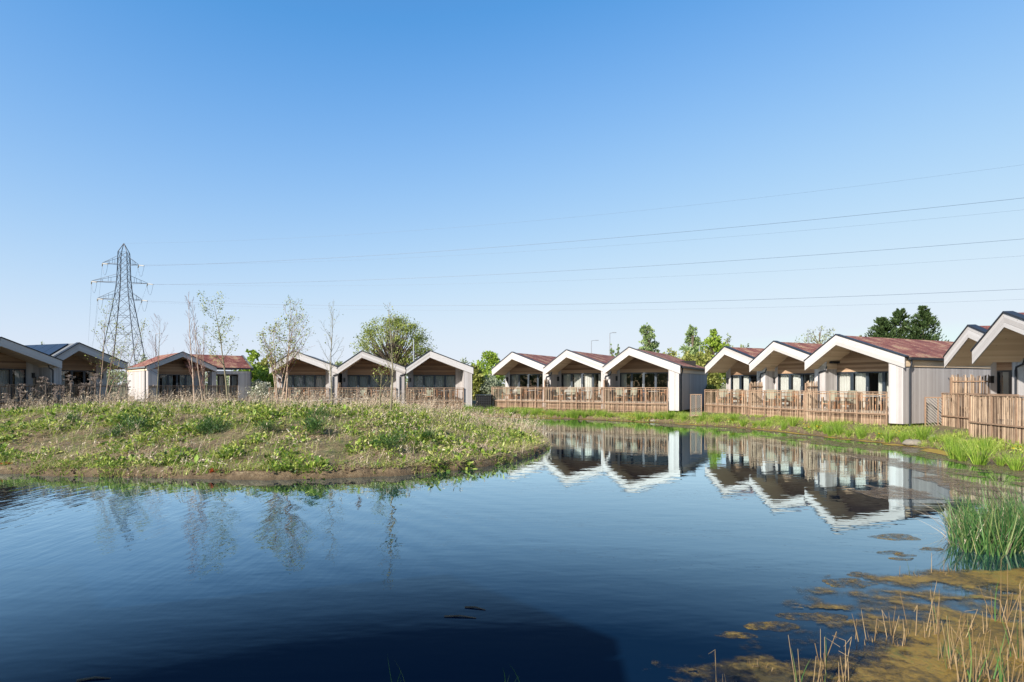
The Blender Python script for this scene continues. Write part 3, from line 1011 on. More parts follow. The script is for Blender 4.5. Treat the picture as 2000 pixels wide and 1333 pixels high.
# the cross-wing cabin between the two left-hand groups
def cross_cabin():
    X, Y, deg, base = -28.94, 50.3, 44.0, 1.48
    Lx, Rx, ap = 2.73, 2.76, 3.9
    root = tag(empty("cross_wing_cabin", (X, Y, base), math.radians(deg)), "red-roofed cabin with shaded porch gable and side wing, behind bare birches", "cabin")
    rl = lambda x: roofline(x, Lx, Rx, ap, RISE)
    und = lambda x: rl(x) - 0.42 + 0.04
    ev = ap - RISE
    fdv = 0.42
    gzb = -0.45
    wr = Rx + 3.2
    th = 0.12
    DP = 1.5
    w = MB()
    w.prism_y([(-Lx + 0.1, gzb), (-Lx + 0.22, gzb), (-Lx + 0.22, und(-Lx + 0.22)), (-Lx + 0.1, und(-Lx + 0.1))], 0.06, 8.4, wall=True)
    w.box(-Lx + 0.22, -Lx + 0.85, 0.06, 0.18, gzb, und(-Lx + 0.3))                # front pier at the left corner
    w.box(-Lx + 0.22, -1.5, DP, DP + th, gzb, 2.3)
    w.box(1.3, 2.2, DP, DP + th, gzb, 2.3)
    w.box(Rx - 0.35, Rx - 0.02, 0.1, DP - 0.01, gzb, und(Rx) - 0.02)               # pier right of the porch
    w.box(Rx + 0.0, wr - 0.1, 0.12, 0.24, 2.0, 2.3)                            # lintel over the wing recess
    w.box(wr - 1.3, wr - 0.1, 0.1, 0.22, gzb, 1.998)                               # sunlit end wall of the wing
    w.box(wr - 0.22, wr - 0.1, 0.222, 6.0, gzb, 2.3)
    w.build("wall", M["clad"], root)
    g = MB()
    g.prism_y([(-1.5, 1.95), (1.3, 1.95), (1.3, und(1.3)), (0, und(0)), (-1.5, und(-1.5))], DP - 0.02, DP + 0.1)
    g.prism_y([(1.302, 2.302), (Rx - 0.1, 2.302), (Rx - 0.1, und(Rx - 0.1) + 0.01), (1.302, und(1.302))], DP - 0.02, DP + 0.1)
    g.prism_y([(-Lx + 0.24, 2.302), (-1.502, 2.302), (-1.502, und(-1.502)), (-Lx + 0.24, und(-Lx + 0.24) + 0.01)], DP - 0.02, DP + 0.1)
    g.build("gable_panel", M["gable"], root)
    rm = MB()
    rm.box(-Lx + 0.3, Rx, DP + 3.5, DP + 3.55, 0, 2.6)
    rm.box(-Lx + 0.3, wr - 0.3, DP + th + 0.3, DP + 3.5, -0.1, 0)
    rm.build("interior", M["dark"], root)
    door_set(root, -1.496, 1.296, 1.945, DP + 0.03, ((0.1, 0.4), (0.6, 1.0)))
    w2 = MB()
    w2.box(Rx, wr - 0.222, DP + 0.15, DP + 0.25, 1.952, 2.3)
    w2.box(Rx, Rx + 0.1, DP + 0.15, DP + 0.25, gzb, 1.95)
    w2.box(wr - 0.9, wr - 0.222, DP + 0.15, DP + 0.25, gzb, 1.95)
    w2.build("recess_wall", M["gable"], root)
    door_set(root, Rx + 0.104, wr - 0.904, 1.945, DP + 0.18, ((0.25, 0.5),))
    r = MB()
    tk = 0.07
    r.prism_y([(-Lx + 0.04, rl(-Lx + 0.04)), (0, ap), (Rx - 0.04, rl(Rx - 0.04)), (Rx - 0.04, rl(Rx - 0.04) - tk), (0, ap - tk), (-Lx + 0.04, rl(-Lx + 0.04) - tk)], 0.25, 8.5)
    rf = r.build("roof", M["sedum"], root)
    q = MB()   # roof of the wing: its eave faces the pond, its ridge runs along x
    yr = 2.7
    for x0, x1 in ((0.3, wr - 0.12),):
        q.poly([(x0, 0.10, ev), (x1, 0.10, ev), (x1, yr, ap - 0.03), (x0, yr, ap - 0.03)])
        q.poly([(x1, 2 * yr, ev), (x0, 2 * yr, ev), (x0, yr, ap - 0.03), (x1, yr, ap - 0.03)])
        q.poly([(x0, 2 * yr, ev - 0.08), (x1, 2 * yr, ev - 0.08), (x1, 0.10, ev - 0.08), (x0, 0.10, ev - 0.08)])
        q.poly([(x1, 0.10, ev - 0.08), (x1, 2 * yr, ev - 0.08), (x1, 2 * yr, ev), (x1, yr, ap - 0.03), (x1, 0.10, ev)])
        q.poly([(x0, 0.10, ev - 0.08), (x1, 0.10, ev - 0.08), (x1, 0.10, ev), (x0, 0.10, ev)])
    q.build("wing_roof", M["sedum"], root)
    so = MB()
    so.prism_y([(-Lx + 0.05, ev - tk), (0, ap - tk - 0.003), (Rx - 0.05, ev - tk), (Rx - 0.05, ev - fdv + 0.06), (0, ap - fdv + 0.04), (-Lx + 0.05, ev - fdv + 0.06)], 0.052, 8.4)
    so.build("soffit", M["soffit"], root)
    for (xa, xb) in ((-Lx, 0.0), (0.0, Rx)):
        f = MB()
        za, zb = rl(xa), rl(xb)
        d = math.hypot(xb - xa, zb - za)
        P = [(xa, za - fdv), (xb, zb - fdv), (xb, zb), (xa, za)]
        for yy, rev in ((0.0, False), (0.05, True)):
            qq = [(x, yy, z) for x, z in P]
            uv = [(0, 0), (d, 0), (d, fdv), (0, fdv)]
            f.poly(qq[::-1] if rev else qq, uv[::-1] if rev else uv)
        for i in range(4):
            (x1_, z1_), (x2_, z2_) = P[i], P[(i + 1) % 4]
            f.poly([(x1_, 0.05, z1_), (x2_, 0.05, z2_), (x2_, 0.0, z2_), (x1_, 0.0, z1_)])
        f.build("fascia", M["fascia"], root)
    e = MB()
    e.prism_y([(-Lx - 0.03, ev - 0.02), (0, ap + 0.002), (Rx + 0.03, ev - 0.012), (Rx + 0.03, ev + 0.045), (0, ap + 0.06), (-Lx - 0.03, ev + 0.04)], -0.03, 0.24)
    e.build("roof_edge", M["trim"], rf)
    v = MB()   # grey verge at the end of the wing
    for a, c in (((0.05, ev + 0.0), (yr, ap + 0.0)), ((yr, ap + 0.0), (2 * yr + 0.05, ev))):
        v.poly([(wr - 0.12, a[0], a[1] + 0.04), (wr + 0.06, a[0], a[1] + 0.04), (wr + 0.06, c[0], c[1] + 0.04), (wr - 0.12, c[0], c[1] + 0.04)])
        v.poly([(wr + 0.06, a[0], a[1] - 0.22), (wr + 0.06, c[0], c[1] - 0.22), (wr + 0.06, c[0], c[1] + 0.04), (wr + 0.06, a[0], a[1] + 0.04)])
        v.poly([(wr - 0.12, a[0], a[1] - 0.22), (wr + 0.06, a[0], a[1] - 0.22), (wr + 0.06, a[0], a[1] + 0.04), (wr - 0.12, a[0], a[1] + 0.04)])
    v.build("verge", M["slate"], root)
    gt = MB()
    gt.box(Rx + 0.05, wr + 0.08, -0.04, 0.09, ev - 0.15, ev - 0.02)
    gt.build("gutter", M["trim"], root)
    gt = MB()
    gt.box(-Lx - 0.10, -Lx + 0.035, 0.25, 8.6, ev - 0.15, ev - 0.01)
    gt.build("gutter", M["slate"], root)
    for xx, yy in ((-Lx + 0.05, 0.9), (wr - 0.16, 0.04)):
        d = MB()
        d.tube([(xx, yy, ev - 0.12), (xx, yy, gzb - 0.3)], [0.045, 0.045], 8)
        d.build("downpipe", M["trim"], root)
    lm = MB()
    lm.box(-Lx + 0.9, -Lx + 1.0, DP - 0.12, DP - 0.004, 1.45, 1.72)
    lm.build("wall_lamp", M["lampm"], root)
    d = MB()
    d.box(-Lx + 0.86, wr - 0.3, 0.19, DP - 0.004, -0.14, 0.0)
    d.build("deck", M["deck"], root)
    sp = MB()
    for xx in np.linspace(-Lx + 0.3, wr - 0.3, 5):
        sp.box(xx - 0.07, xx + 0.07, 1.7, 1.84, -1.2, gzb + 0.02)
    sp.build("support", M["dark"], root)
    fence(root, "terrace_fence", -Lx + 0.15, Rx + 0.25, "dark lath fence before the porch of the cross-wing cabin", FG, posts=4, seed=91, zb=-0.7)
    fence(root, "terrace_fence", Rx + 0.32, wr - 1.34, "short dark lath fence before the cross-wing cabin's side recess", FG, posts=1, seed=92, zb=-0.7, y=0.2)
    return root


A2 = cross_cabin()

# two more cabins stand behind and left of the viewer; their gables shade the near water
for px_, py_, lab in ((-7.1, 1.0, "timber cabin on the near bank left of the viewer, outside the photo"), (-12.4, 1.45, "second timber cabin on the near bank, farther left, outside the photo")):
    cabin("timber_cabin", px_, py_, 175.2, 1.0, 3.9, 1.25, lab, "cabins on the near bank", Lx=3.42, Rx=1.83 + 1.0, depth=9.0)


# ------------------------------------------------------------------ terrace furniture
def make_lounge():
    o = empty("lounge_chair", (0, 0, 0))
    f = MB()
    for sx in (-0.33, 0.33):
        f.box(sx - 0.03, sx + 0.03, -0.36, -0.30, 0, 0.58)
        f.box(sx - 0.03, sx + 0.03, 0.30, 0.36, 0, 0.62)
        f.box(sx - 0.04, sx + 0.04, -0.40, 0.38, 0.581, 0.615)
        f.box(sx - 0.025, sx + 0.025, -0.298, 0.298, 0.24, 0.30)
    f.box(-0.30, 0.30, -0.34, -0.31, 0.24, 0.30)
    f.box(-0.30, 0.30, 0.31, 0.34, 0.24, 0.9)
    f.build("frame", M["teak"], o)
    s = MB()
    s.box(-0.29, 0.29, -0.36, 0.24, 0.302, 0.44)
    s.build("seat_cushion", M["cushion"], o)
    s = MB()
    s.poly([(-0.29, 0.12, 0.442), (0.29, 0.12, 0.442), (0.29, 0.22, 1.0), (-0.29, 0.22, 1.0)])
    s.poly([(-0.29, 0.30, 0.442), (-0.29, 0.305, 1.0), (0.29, 0.305, 1.0), (0.29, 0.30, 0.442)])
    s.poly([(-0.29, 0.22, 1.0), (0.29, 0.22, 1.0), (0.29, 0.305, 1.0), (-0.29, 0.305, 1.0)])
    for sx in (-0.29, 0.29):
        s.poly([(sx, 0.12, 0.442), (sx, 0.22, 1.0), (sx, 0.305, 1.0), (sx, 0.30, 0.442)])
    s.build("back_cushion", M["cushion"], o)
    return o


def make_chair():
    o = empty("wooden_chair", (0, 0, 0))
    s = MB()
    s.box(-0.22, 0.22, -0.22, 0.22, 0.43, 0.46)
    s.build("seat", M["teak"], o)
    for sx in (-0.20, 0.20):
        for sy in (-0.20, 0.20):
            l_ = MB()
            l_.box(sx - 0.022, sx + 0.022, sy - 0.022, sy + 0.022, 0, 0.43)
            l_.build("leg", M["teak"], o)
    b_ = MB()
    for sx in (-0.20, 0.20):
        b_.box(sx - 0.02, sx + 0.02, 0.20, 0.235, 0.462, 0.9)
    b_.box(-0.18, 0.18, 0.205, 0.23, 0.78, 0.9)
    for k in range(4):
        xx = -0.12 + 0.08 * k
        b_.box(xx - 0.014, xx + 0.014, 0.208, 0.226, 0.462, 0.78)
    b_.build("backrest", M["teak"], o)
    a_ = MB()
    for sx in (-0.24, 0.24):
        a_.box(sx - 0.025, sx + 0.025, -0.22, 0.2, 0.64, 0.665)
        a_.box(sx - 0.018, sx + 0.018, -0.2, -0.165, 0.46, 0.64)
    a_.build("armrest", M["teak"], o)
    return o


def make_table():
    o = empty("round_table", (0, 0, 0))
    t = MB()
    t.tube([(0, 0, 0.71), (0, 0, 0.745)], [0.42, 0.42], 20)
    t.build("table_top", M["cloth"], o)
    for k in range(4):
        a = PI / 4 + k * PI / 2
        l_ = MB()
        l_.tube([(0.3 * math.cos(a), 0.3 * math.sin(a), 0), (0.22 * math.cos(a), 0.22 * math.sin(a), 0.708)], [0.025, 0.025], 6)
        l_.build("leg", M["teak"], o)
    return o


def make_stool():
    o = empty("side_table", (0, 0, 0))
    t = MB()
    t.box(-0.22, 0.22, -0.22, 0.22, 0.42, 0.46)
    t.build("table_top", M["cloth"], o)
    for sx in (-0.18, 0.18):
        for sy in (-0.18, 0.18):
            l_ = MB()
            l_.box(sx - 0.02, sx + 0.02, sy - 0.02, sy + 0.02, 0, 0.42)
            l_.build("leg", M["teak"], o)
    return o


WHERE = [(B1, "behind the leafy birches"), (B2, "of the middle cabin under the oak"), (B3, "of the right front-facing cabin"),
         (C1, "of the farthest centre-row cabin"), (C2, "before the white centre-row curtains"), (C3, "of the nearest centre-row cabin"),
         (D1, "of the farthest right-hand cabin"), (D2, "of the middle right-hand cabin"), (D3, "of the nearest right-hand cabin")]
KINDS = {}


def put(kind, maker, cab, x, y, rz, label, cat):
    g = "terrace " + cat + "s"
    if kind not in KINDS:
        o = KINDS[kind] = maker()
    else:
        o = copy_tree(KINDS[kind])
    m = Matrix.Translation(cab.location) @ Matrix.Rotation(cab.rotation_euler.z, 4, 'Z') @ Matrix.Diagonal((cab.scale.x,) * 3 + (1,))
    o.location = m @ Vector((x, y, 0.002))
    o.rotation_euler = (0, 0, cab.rotation_euler.z + rz)
    tag(o, label, cat, g)


for i, (c, wh) in enumerate(WHERE):
    j = R.uniform(-0.1, 0.1, 12)
    put("lounge", make_lounge, c, -1.2 + j[0], 1.1 + j[1], 0.5 + j[2], "cushioned lounge chair left of its pair, terrace " + wh, "lounge chair")
    put("lounge", make_lounge, c, -0.1 + j[3], 1.15 + j[4], -0.35 + j[5], "cushioned lounge chair right of its pair, terrace " + wh, "lounge chair")
    put("stool", make_stool, c, -0.65 + j[6], 0.7, j[7], "low side table between lounge chairs, terrace " + wh, "side table")
    put("table", make_table, c, 1.35 + j[8], 1.0, 0, "small pale round table, terrace " + wh, "table")
    put("chair", make_chair, c, 0.8 + j[9], 1.0, PI / 2 + j[10], "wooden armchair left of the round table, terrace " + wh, "chair")
    put("chair", make_chair, c, 2.05 + j[9], 0.95, -PI / 2 + j[11], "wooden armchair right of the round table, terrace " + wh, "chair")


# ------------------------------------------------------------------ trellises and dark store
def trellis(name, x, y, rz, w, h, z0, label, mat="rail", n=9, both=False):
    o = tag(empty(name, (x, y, z0), rz), label, "trellis", "diagonal trellis panels")
    f = MB()
    f.box(0, 0.05, -0.03, 0.03, 0, h)
    f.box(w - 0.05, w, -0.03, 0.03, 0, h)
    f.box(0.052, w - 0.052, -0.028, 0.028, 0, 0.05)
    f.box(0.052, w - 0.052, -0.028, 0.028, h - 0.05, h)
    f.box(w / 2 - 0.02, w / 2 + 0.02, -0.026, 0.026, 0.052, h - 0.052)
    f.build("frame", M[mat], o)
    s = MB()
    for k in range(1, 2 * n):
        d = (w + h) * k / (2 * n)
        a = (min(d, w - 0.03), max(d - w, 0.0) + 0.03 * 0)
        a = (d, 0.0) if d < w else (w, d - w)
        b2 = (0.0, d) if d < h else (d - h, h)
        s.bar((a[0], 0.0, a[1]), (b2[0], 0.0, b2[1]), 0.014)
        if both:
            s.bar((w - a[0], 0.02, a[1]), (w - b2[0], 0.02, b2[1]), 0.014)
    s.build("slats", M["drift" if mat == "rail" else mat], o)
    return o


def on_cab(c, x, y):
    m = Matrix.Translation(c.location) @ Matrix.Rotation(c.rotation_euler.z, 4, 'Z') @ Matrix.Diagonal((c.scale.x,) * 3 + (1,))
    v = m @ Vector((x, y, 0))
    return v.x, v.y


x_, y_ = XatY(1806, 27.4), 27.4
trellis("trellis_panel", x_, y_, math.radians(-12), 1.12, 1.42, 0.50, "pale diagonal trellis panel against the grey side wall, right of the downpipe")
x_, y_ = XatY(1348, 36.8), 36.8
trellis("trellis_panel", x_, y_, math.radians(-8), 0.72, 1.4, 0.50, "trellis panel standing in the gap between the centre and right-hand rows")
x_, y_ = XatY(249, 51.5), 51.5
trellis("trellis_panel", x_, y_, math.radians(-42), 2.0, 1.05, 0.45, "grey lattice closing the void beneath the cross-wing cabin's side wall", "deck", 18, True)
sx, sy = XatY(929, 47.5), 47.5
st = tag(empty("bin_store", (sx, sy, 0.5)), "dark lattice bin store beside the right front-facing cabin", "bin store")
m_ = MB()
m_.box(0.05, 1.3, 0.04, 0.9, 0, 1.08)
m_.build("body", M["dark"], st)
m_ = MB()
for k in range(9):
    m_.box(0.02 + k * 0.15, 0.05 + k * 0.15, -0.01, 0.03, 0.0, 1.14)
for k in range(6):
    m_.box(0.0, 1.33, -0.03, -0.012, 0.08 + k * 0.2, 0.11 + k * 0.2)
m_.build("lattice", M["lampm"], st)
m_ = MB()
m_.box(-0.03, 1.36, -0.05, 0.95, 1.145, 1.185)
m_.build("lid", M["trim"], st)


# ------------------------------------------------------------------ pylon, lines, lamp posts
PYX, PYY, PG = XatY(242, 150), 150.0, 0.9
PYR = math.radians(15)


def pylon():
    root = tag(empty("electricity_pylon", (PYX, PYY, PG), PYR), "tall grey lattice electricity pylon beyond the left-hand cabins", "pylon")
    prof = [(0, 4.7), (6.5, 3.95), (12.5, 3.2), (17.5, 2.55), (21.5, 2.0), (25.0, 1.55), (27.3, 1.35), (29.5, 1.2), (32.0, 1.12), (34.3, 1.06), (36.3, 1.0)]
    br = MB()
    legs = [MB() for _ in range(4)]
    cs = ((1, 1), (-1, 1), (-1, -1), (1, -1))
    for (z0, h0), (z1, h1) in zip(prof[:-1], prof[1:]):
        for k, (sx_, sy_) in enumerate(cs):
            nx_, ny_ = cs[(k + 1) % 4]
            legs[k].bar((sx_ * h0, sy_ * h0, z0), (sx_ * h1, sy_ * h1, z1), 0.12)
            br.bar((sx_ * h0, sy_ * h0, z0), (nx_ * h1, ny_ * h1, z1), 0.045)
            br.bar((nx_ * h0, ny_ * h0, z0), (sx_ * h1, sy_ * h1, z1), 0.045)
            br.bar((sx_ * h1, sy_ * h1, z1), (nx_ * h1, ny_ * h1, z1), 0.035)
            if h0 > 2.4:   # secondary bracing in the big bays
                mx, mz = (h0 + h1) / 2, (z0 + z1) / 2
                br.bar((sx_ * mx, sy_ * mx, mz), ((sx_ + nx_) / 2 * mx, (sy_ + ny_) / 2 * mx, mz), 0.04)
                br.bar((nx_ * mx, ny_ * mx, mz), ((sx_ + nx_) / 2 * mx, (sy_ + ny_) / 2 * mx, mz), 0.04)
    for leg in legs:
        leg.build("leg", M["pylon"], root)
    br.build("bracing", M["pylon"], root)
    pk = MB()
    for sx_, sy_ in cs:
        pk.bar((sx_, sy_, 36.3), (0, 0, 39.3 - 0.6), 0.09)
    pk.build("peak", M["pylon"], root)
    tips = []
    for z, hl, bw in ((33.2, (4.9, 3.4), 1.09), (28.4, (7.35, 5.5), 1.28), (24.0, (6.0, 4.2), 1.68)):
        for s_ in (-1, 1):
            a = MB()
            t = Vector((s_ * hl[0 if s_ < 0 else 1], 0, z))
            for sy_ in (-1, 1):
                a.bar((s_ * bw, sy_ * bw, z), t, 0.065)
                a.bar((s_ * bw * 0.95, sy_ * bw * 0.95, z + 2.0), t + Vector((0, 0, 0.12)), 0.045)
                for q in (0.33, 0.62):
                    p0 = Vector((s_ * bw, sy_ * bw, z)).lerp(t, q)
                    p1 = Vector((s_ * bw * 0.95, sy_ * bw * 0.95, z + 2.0)).lerp(t, q)
                    a.bar(p0, p1, 0.04)
            a.build("cross_arm", M["pylon"], root)
            tips.append(t)
    return root, tips


pyl, tips = pylon()
rotp = Matrix.Translation((PYX, PYY, PG)) @ Matrix.Rotation(PYR, 4, 'Z')
rd = Vector((0.954, -0.30, 0))       # the line leaves to the right, coming nearer
ldn = Vector((-0.60, 0.80, -0.02))   # and to the left, going away
inv = rotp.inverted()
for t in tips:
    for d, ln in ((rd, 1.9), (ldn, 1.9)):
        dl = (inv.to_3x3() @ d).normalized()
        q = MB()
        q.tube([t + dl * 0.15 - Vector((0, 0, 0.1)), t + dl * ln - Vector((0, 0, 0.35))], [0.13, 0.13], 6)
        q.build("insulator", M["insul"], pyl)
    a = t + (inv.to_3x3() @ rd) * 1.9 - Vector((0, 0, 0.35))
    c = t + (inv.to_3x3() @ ldn) * 1.9 - Vector((0, 0, 0.35))
    q = MB()
    q.tube([a.lerp(c, k / 8) - Vector((0, 0, 2.6 * (1 - (2 * k / 8 - 1) ** 2))) for k in range(9)], [0.03] * 9, 4)
    q.build("jumper_loop", M["cable"], pyl)
sg = MB()
sg.box(-0.5, 0.5, -3.95, -3.9, 7.0, 7.5)
sg.build("warning_plate", M["sludge"], pyl)


def span(p0, d, z1200, z2000, label, rad):
    """a conductor sagging from the pylon along direction d"""
    o = Vector(p0)
    dx, dy = d.x, d.y
    res = []
    for px, py in ((1200, z1200), (2000, z2000)):
        k = (px - 1000) / F
        s = (k * o.y - o.x) / (dx - k * dy)
        res.append((s, ZatY(py, o.y + dy * s) - o.z))
    (s1, h1), (s2, h2) = res
    bq = (h2 / s2 - h1 / s1) / (s2 - s1)
    aq = h1 / s1 - bq * s1
    m = MB()
    n = 60
    E_ = 300.0
    pts = []
    for i in range(n + 1):
        s = E_ * i / n
        pts.append((o.x + dx * s, o.y + dy * s, o.z + aq * s + bq * s * s))
    m.tube(pts, [rad] * (n + 1), 4)
    tag(m.build("overhead_line", M["cable"]), label, "power line", "power lines from the pylon to the right")


ends = {}
ys = {0: (480, 410), 1: (465, 387), 2: (545, 500), 3: (524, 467), 4: (606, 585), 5: (593, 565)}
nm = {0: "thin fourth-highest", 1: "dark second-highest", 2: "pale fifth-highest", 3: "dark middle", 4: "thin lowest", 5: "dark lowest but one"}
LBL = {0: "faint power line just below the upper dark one, running right from the pylon", 1: "upper dark power line running right from the pylon's top arm",
       2: "faint power line just below the middle dark one, running right from the pylon", 3: "middle dark power line running right from the pylon's widest arm",
       4: "lowest faint power line, skimming over the oak and cabin roofs", 5: "lowest dark power line running right from the pylon's bottom arm"}
for k, t in enumerate(tips):
    p = rotp @ t + rd * 1.9 - Vector((0, 0, 0.35))
    span(p, rd, ys[k][0], ys[k][1], LBL[k], 0.026 if k % 2 else 0.011)
span(rotp @ Vector((0, 0, 38.7)), rd, 417, 322, "topmost faint earth wire running right pylon's peak", 0.010)
for k, t in enumerate(tips + [Vector((0, 0, 38.7))]):
    o = rotp @ t + (ldn * 1.9 - Vector((0, 0, 0.35)) if k < 6 else Vector())
    m = MB()
    m.tube([o + Vector((ldn.x * s, ldn.y * s, -0.11 * s + 0.11 * s * s / 340)) for s in np.linspace(0, 330, 24)], [0.018] * 24, 4)
    nmz = ["the top arm's left tip", "the top arm's right tip", "the widest arm's left tip", "the widest arm's right tip", "the bottom arm's left tip", "the bottom arm's right tip", "the pylon's peak"][k]
    tag(m.build("overhead_line", M["cable"]), "power line dropping away to the left from " + nmz, "power line", "power lines from the pylon to the left")

for px, py, Yl, lab, arm in ((1155, 666, 120, "shorter of the two thin lamp posts above the centre row", 0.9), (1191, 651, 105, "taller thin lamp post above the centre row", 0.6),
                             (1341, 690, 95, "short pale pole before the poplars, left of the taller one", 0.0), (1366, 676, 90, "pale lamp post before the poplars, right of the shorter pole", 0.8),
                             (1578, 653, 70, "white pole rising behind the middle right-hand cabin roof", 0.0), (304, 653, 110, "dark thin lamp post behind the bare sapling", 0.5),
                             (808, 663, 70, "thin white pole before the right side of the oak", 0.0)):
    x = XatY(px, Yl)
    o = tag(empty("lamp_post" if arm else "pole", (x, Yl, 0.8)), lab, "lamp post" if arm else "pole", "thin posts behind the cabins")
    top = ZatY(py, Yl) - 0.8
    m = MB()
    m.tube([(0, 0, 0), (0, 0, top)], [0.11, 0.07], 8)
    m.build("post", M["lamppost"], o)
    if arm:
        m = MB()
        m.tube([(0, 0, top - 0.02), (arm, 0, top + 0.08)], [0.05, 0.05], 6)
        m.box(arm - 0.1, arm + 0.6, -0.12, 0.12, top + 0.03, top + 0.15)
        m.build("lamp_head", M["lamppost"], o)


# ------------------------------------------------------------------ trees
def grow(rng, p, d, L, r, lvl, P, segs, tips):
    n = P['seg'][lvl]
    pts, rad = [p], [r]
    for i in range(n):
        d = d + Vector(rng.normal(0, P['wob'][lvl], 3)) + Vector((P.get('lean', 0) * 0.02, 0, P['trop'][lvl]))
        d.normalize()
        p = p + d * (L / n)
        pts.append(p)
        rad.append(max(r * (1 - (i + 1) / n * P['taper'][lvl]), 0.0042))
    segs.append((pts, rad, lvl))
    if lvl < P['lv']:
        k = P['kids'][lvl]
        for j in range(k):
            t = P['t0'][lvl] + (1 - P['t0'][lvl]) * ((j + rng.uniform(0.1, 0.9)) / k) ** P.get('tpow', 1.0)
            f = min(t * n, n - 1e-4)
            i = int(f)
            q = pts[i].lerp(pts[i + 1], f - i)
            ax = (pts[i + 1] - pts[i]).normalized()
            az = rng.uniform(0, 2 * PI) + j * 2.4
            e = ax.cross(Vector((0.3, 0.9, 0.1))).normalized()
            e.rotate(Matrix.Rotation(az, 3, ax))
            a = P['ang'][lvl] * rng.uniform(0.75, 1.25)
            cd = ax * math.cos(a) + e * math.sin(a)
            rr = rad[i] * P['rr'][lvl]
            grow(rng, q, cd, L * P['ratio'][lvl] * rng.uniform(0.6, 1.15) * (1.15 - 0.75 * (t - P['t0'][lvl]) / (1 - P['t0'][lvl] + 1e-6)), rr, lvl + 1, P, segs, tips)
    if lvl >= P['lv'] - P.get('tiplv', 0):
        tips += pts[1:]


def tree(name, x, y, z, P, seed, label, group, bark, leafmat=None, nleaf=0, lsize=(0.05, 0.1), spread=0.12, cat="tree", stems=1, thin=0.5, up=0.0, zmin=0.0):
    rng = np.random.RandomState(seed)
    root = tag(empty(name, (x, y, z)), label, cat, group)
    segs, tips = [], []
    for s in range(stems):
        a = rng.uniform(0, 2 * PI)
        off = Vector((math.cos(a), math.sin(a), 0)) * (0.0 if stems == 1 else rng.uniform(0.05, 0.3))
        lean = Vector((P.get('lean', 0) * 0.12, 0, 1)) + Vector(rng.normal(0, 0.05 if stems == 1 else 0.10, 3)) * Vector((1, 1, 0)).length * 0.7
        H = P['H'] * (1 if s == 0 else rng.uniform(0.65, 0.95))
        grow(rng, off - Vector((0, 0, 0.1)), lean.normalized(), H, P['r'] * (1 if s == 0 else 0.8), 0, P, segs, tips)
    tr, cr = MB(), MB()
    for pts, rad, lv in segs:
        (tr if lv == 0 else cr).tube(pts, rad, 7 if lv == 0 else (5 if lv == 1 else 3), cap=False)
    tr.build("trunk", M[bark], root)
    cr.build("branches", M[P.get('twig', bark)], root)
    if nleaf:
        T = np.array([tuple(t) for t in tips])
        T = T[T[:, 2] > zmin]
        c = T[rng.randint(0, len(T), nleaf)]
        p = c + rng.normal(0, spread, (nleaf, 3))
        ax = unit(rng.normal(0, 1, (nleaf, 3)) + np.array([0, 0, up]))
        ln = rng.uniform(lsize[0], lsize[1], nleaf)
        V, Q = leaf_vq(p, ax, ln, ln * rng.uniform(0.5, 0.8, nleaf), rng)
        np_mesh("leaves", V, Q, M[leafmat], root)
    return root


SAP = dict(H=5, r=0.034, lv=2, seg=[9, 6, 4], wob=[0.03, 0.08, 0.12], trop=[0.03, 0.09, 0.07], taper=[0.93, 0.85, 0.8], kids=[12, 4, 0], t0=[0.3, 0.2, 0],
           ang=[0.85, 0.7, 0.6], ratio=[0.28, 0.4, 0.3], rr=[0.5, 0.6, 0.6], tiplv=1)


def sapling(px, pyb, pyt, zg, label, seed, name="sapling", bark="greybark", leaf=None, nl=0, stems=1, **kw):
    yb = (CZ - zg) * F / (pyb - HOR)
    x = XatY(px, yb)
    z = gz1(x, yb)
    P = dict(SAP)
    P.update(kw)
    P['H'] = (ZatY(pyt, yb) - z) * 1.03
    return tree(name, x, yb, z - 0.02, P, seed, label, "young trees on the island", bark, leaf, nl, (0.045, 0.11), 0.11, stems=stems)


sapling(203, 794, 598, 1.15, "leaning pink-barked birch with sparse new leaves in front of the pylon", 3, "birch_sapling", "birch", "saplingl", 1000, stems=4, lean=1.0, r=0.04, kids=[13, 4, 0], t0=[0.35, 0.2, 0], ratio=[0.22, 0.4, 0.3], twig="twig", ang=[0.55, 0.6, 0.6])
sapling(307, 790, 622, 1.2, "single-stemmed bare sapling with upswept twigs before the red roof's left end", 12, leaf=None, kids=[18, 5, 0], t0=[0.42, 0.2, 0], ratio=[0.3, 0.4, 0.3], twig="twig", trop=[0.03, 0.14, 0.1], r=0.05)
sapling(393, 806, 572, 1.15, "clump of tall bare birch stems crossing the cross-wing cabin's gable", 23, "birch_sapling", "birch", None, 0, stems=4, kids=[20, 5, 0], t0=[0.2, 0.2, 0], ratio=[0.17, 0.45, 0.3], twig="twig", ang=[0.4, 0.5, 0.5], r=0.04)
sapling(446, 802, 590, 1.15, "straight sapling with small leaves on wide branches before the side wing", 31, leaf="saplingl", nl=900, kids=[15, 4, 0], t0=[0.36, 0.2, 0], ratio=[0.30, 0.42, 0.3], ang=[0.95, 0.6, 0.6], trop=[0.02, 0.1, 0.08], r=0.055)
sapling(546, 806, 598, 1.15, "leafy multi-stemmed birch clump leaning right, before the left front-facing cabin", 47, "birch_sapling", "birch", "saplingl", 1900, stems=5, lean=0.75, kids=[13, 5, 0], t0=[0.33, 0.2, 0], ratio=[0.44, 0.42, 0.3], ang=[0.75, 0.65, 0.6], r=0.05, twig="twig")
sapling(648, 806, 604, 1.1, "thin bare leaning sapling between the first two front-facing cabins", 53, leaf="saplingl", nl=40, lean=0.55, kids=[18, 5, 0], t0=[0.32, 0.2, 0], ratio=[0.28, 0.35, 0.3], ang=[0.7, 0.6, 0.6], trop=[0.02, 0.12, 0.1], r=0.045)
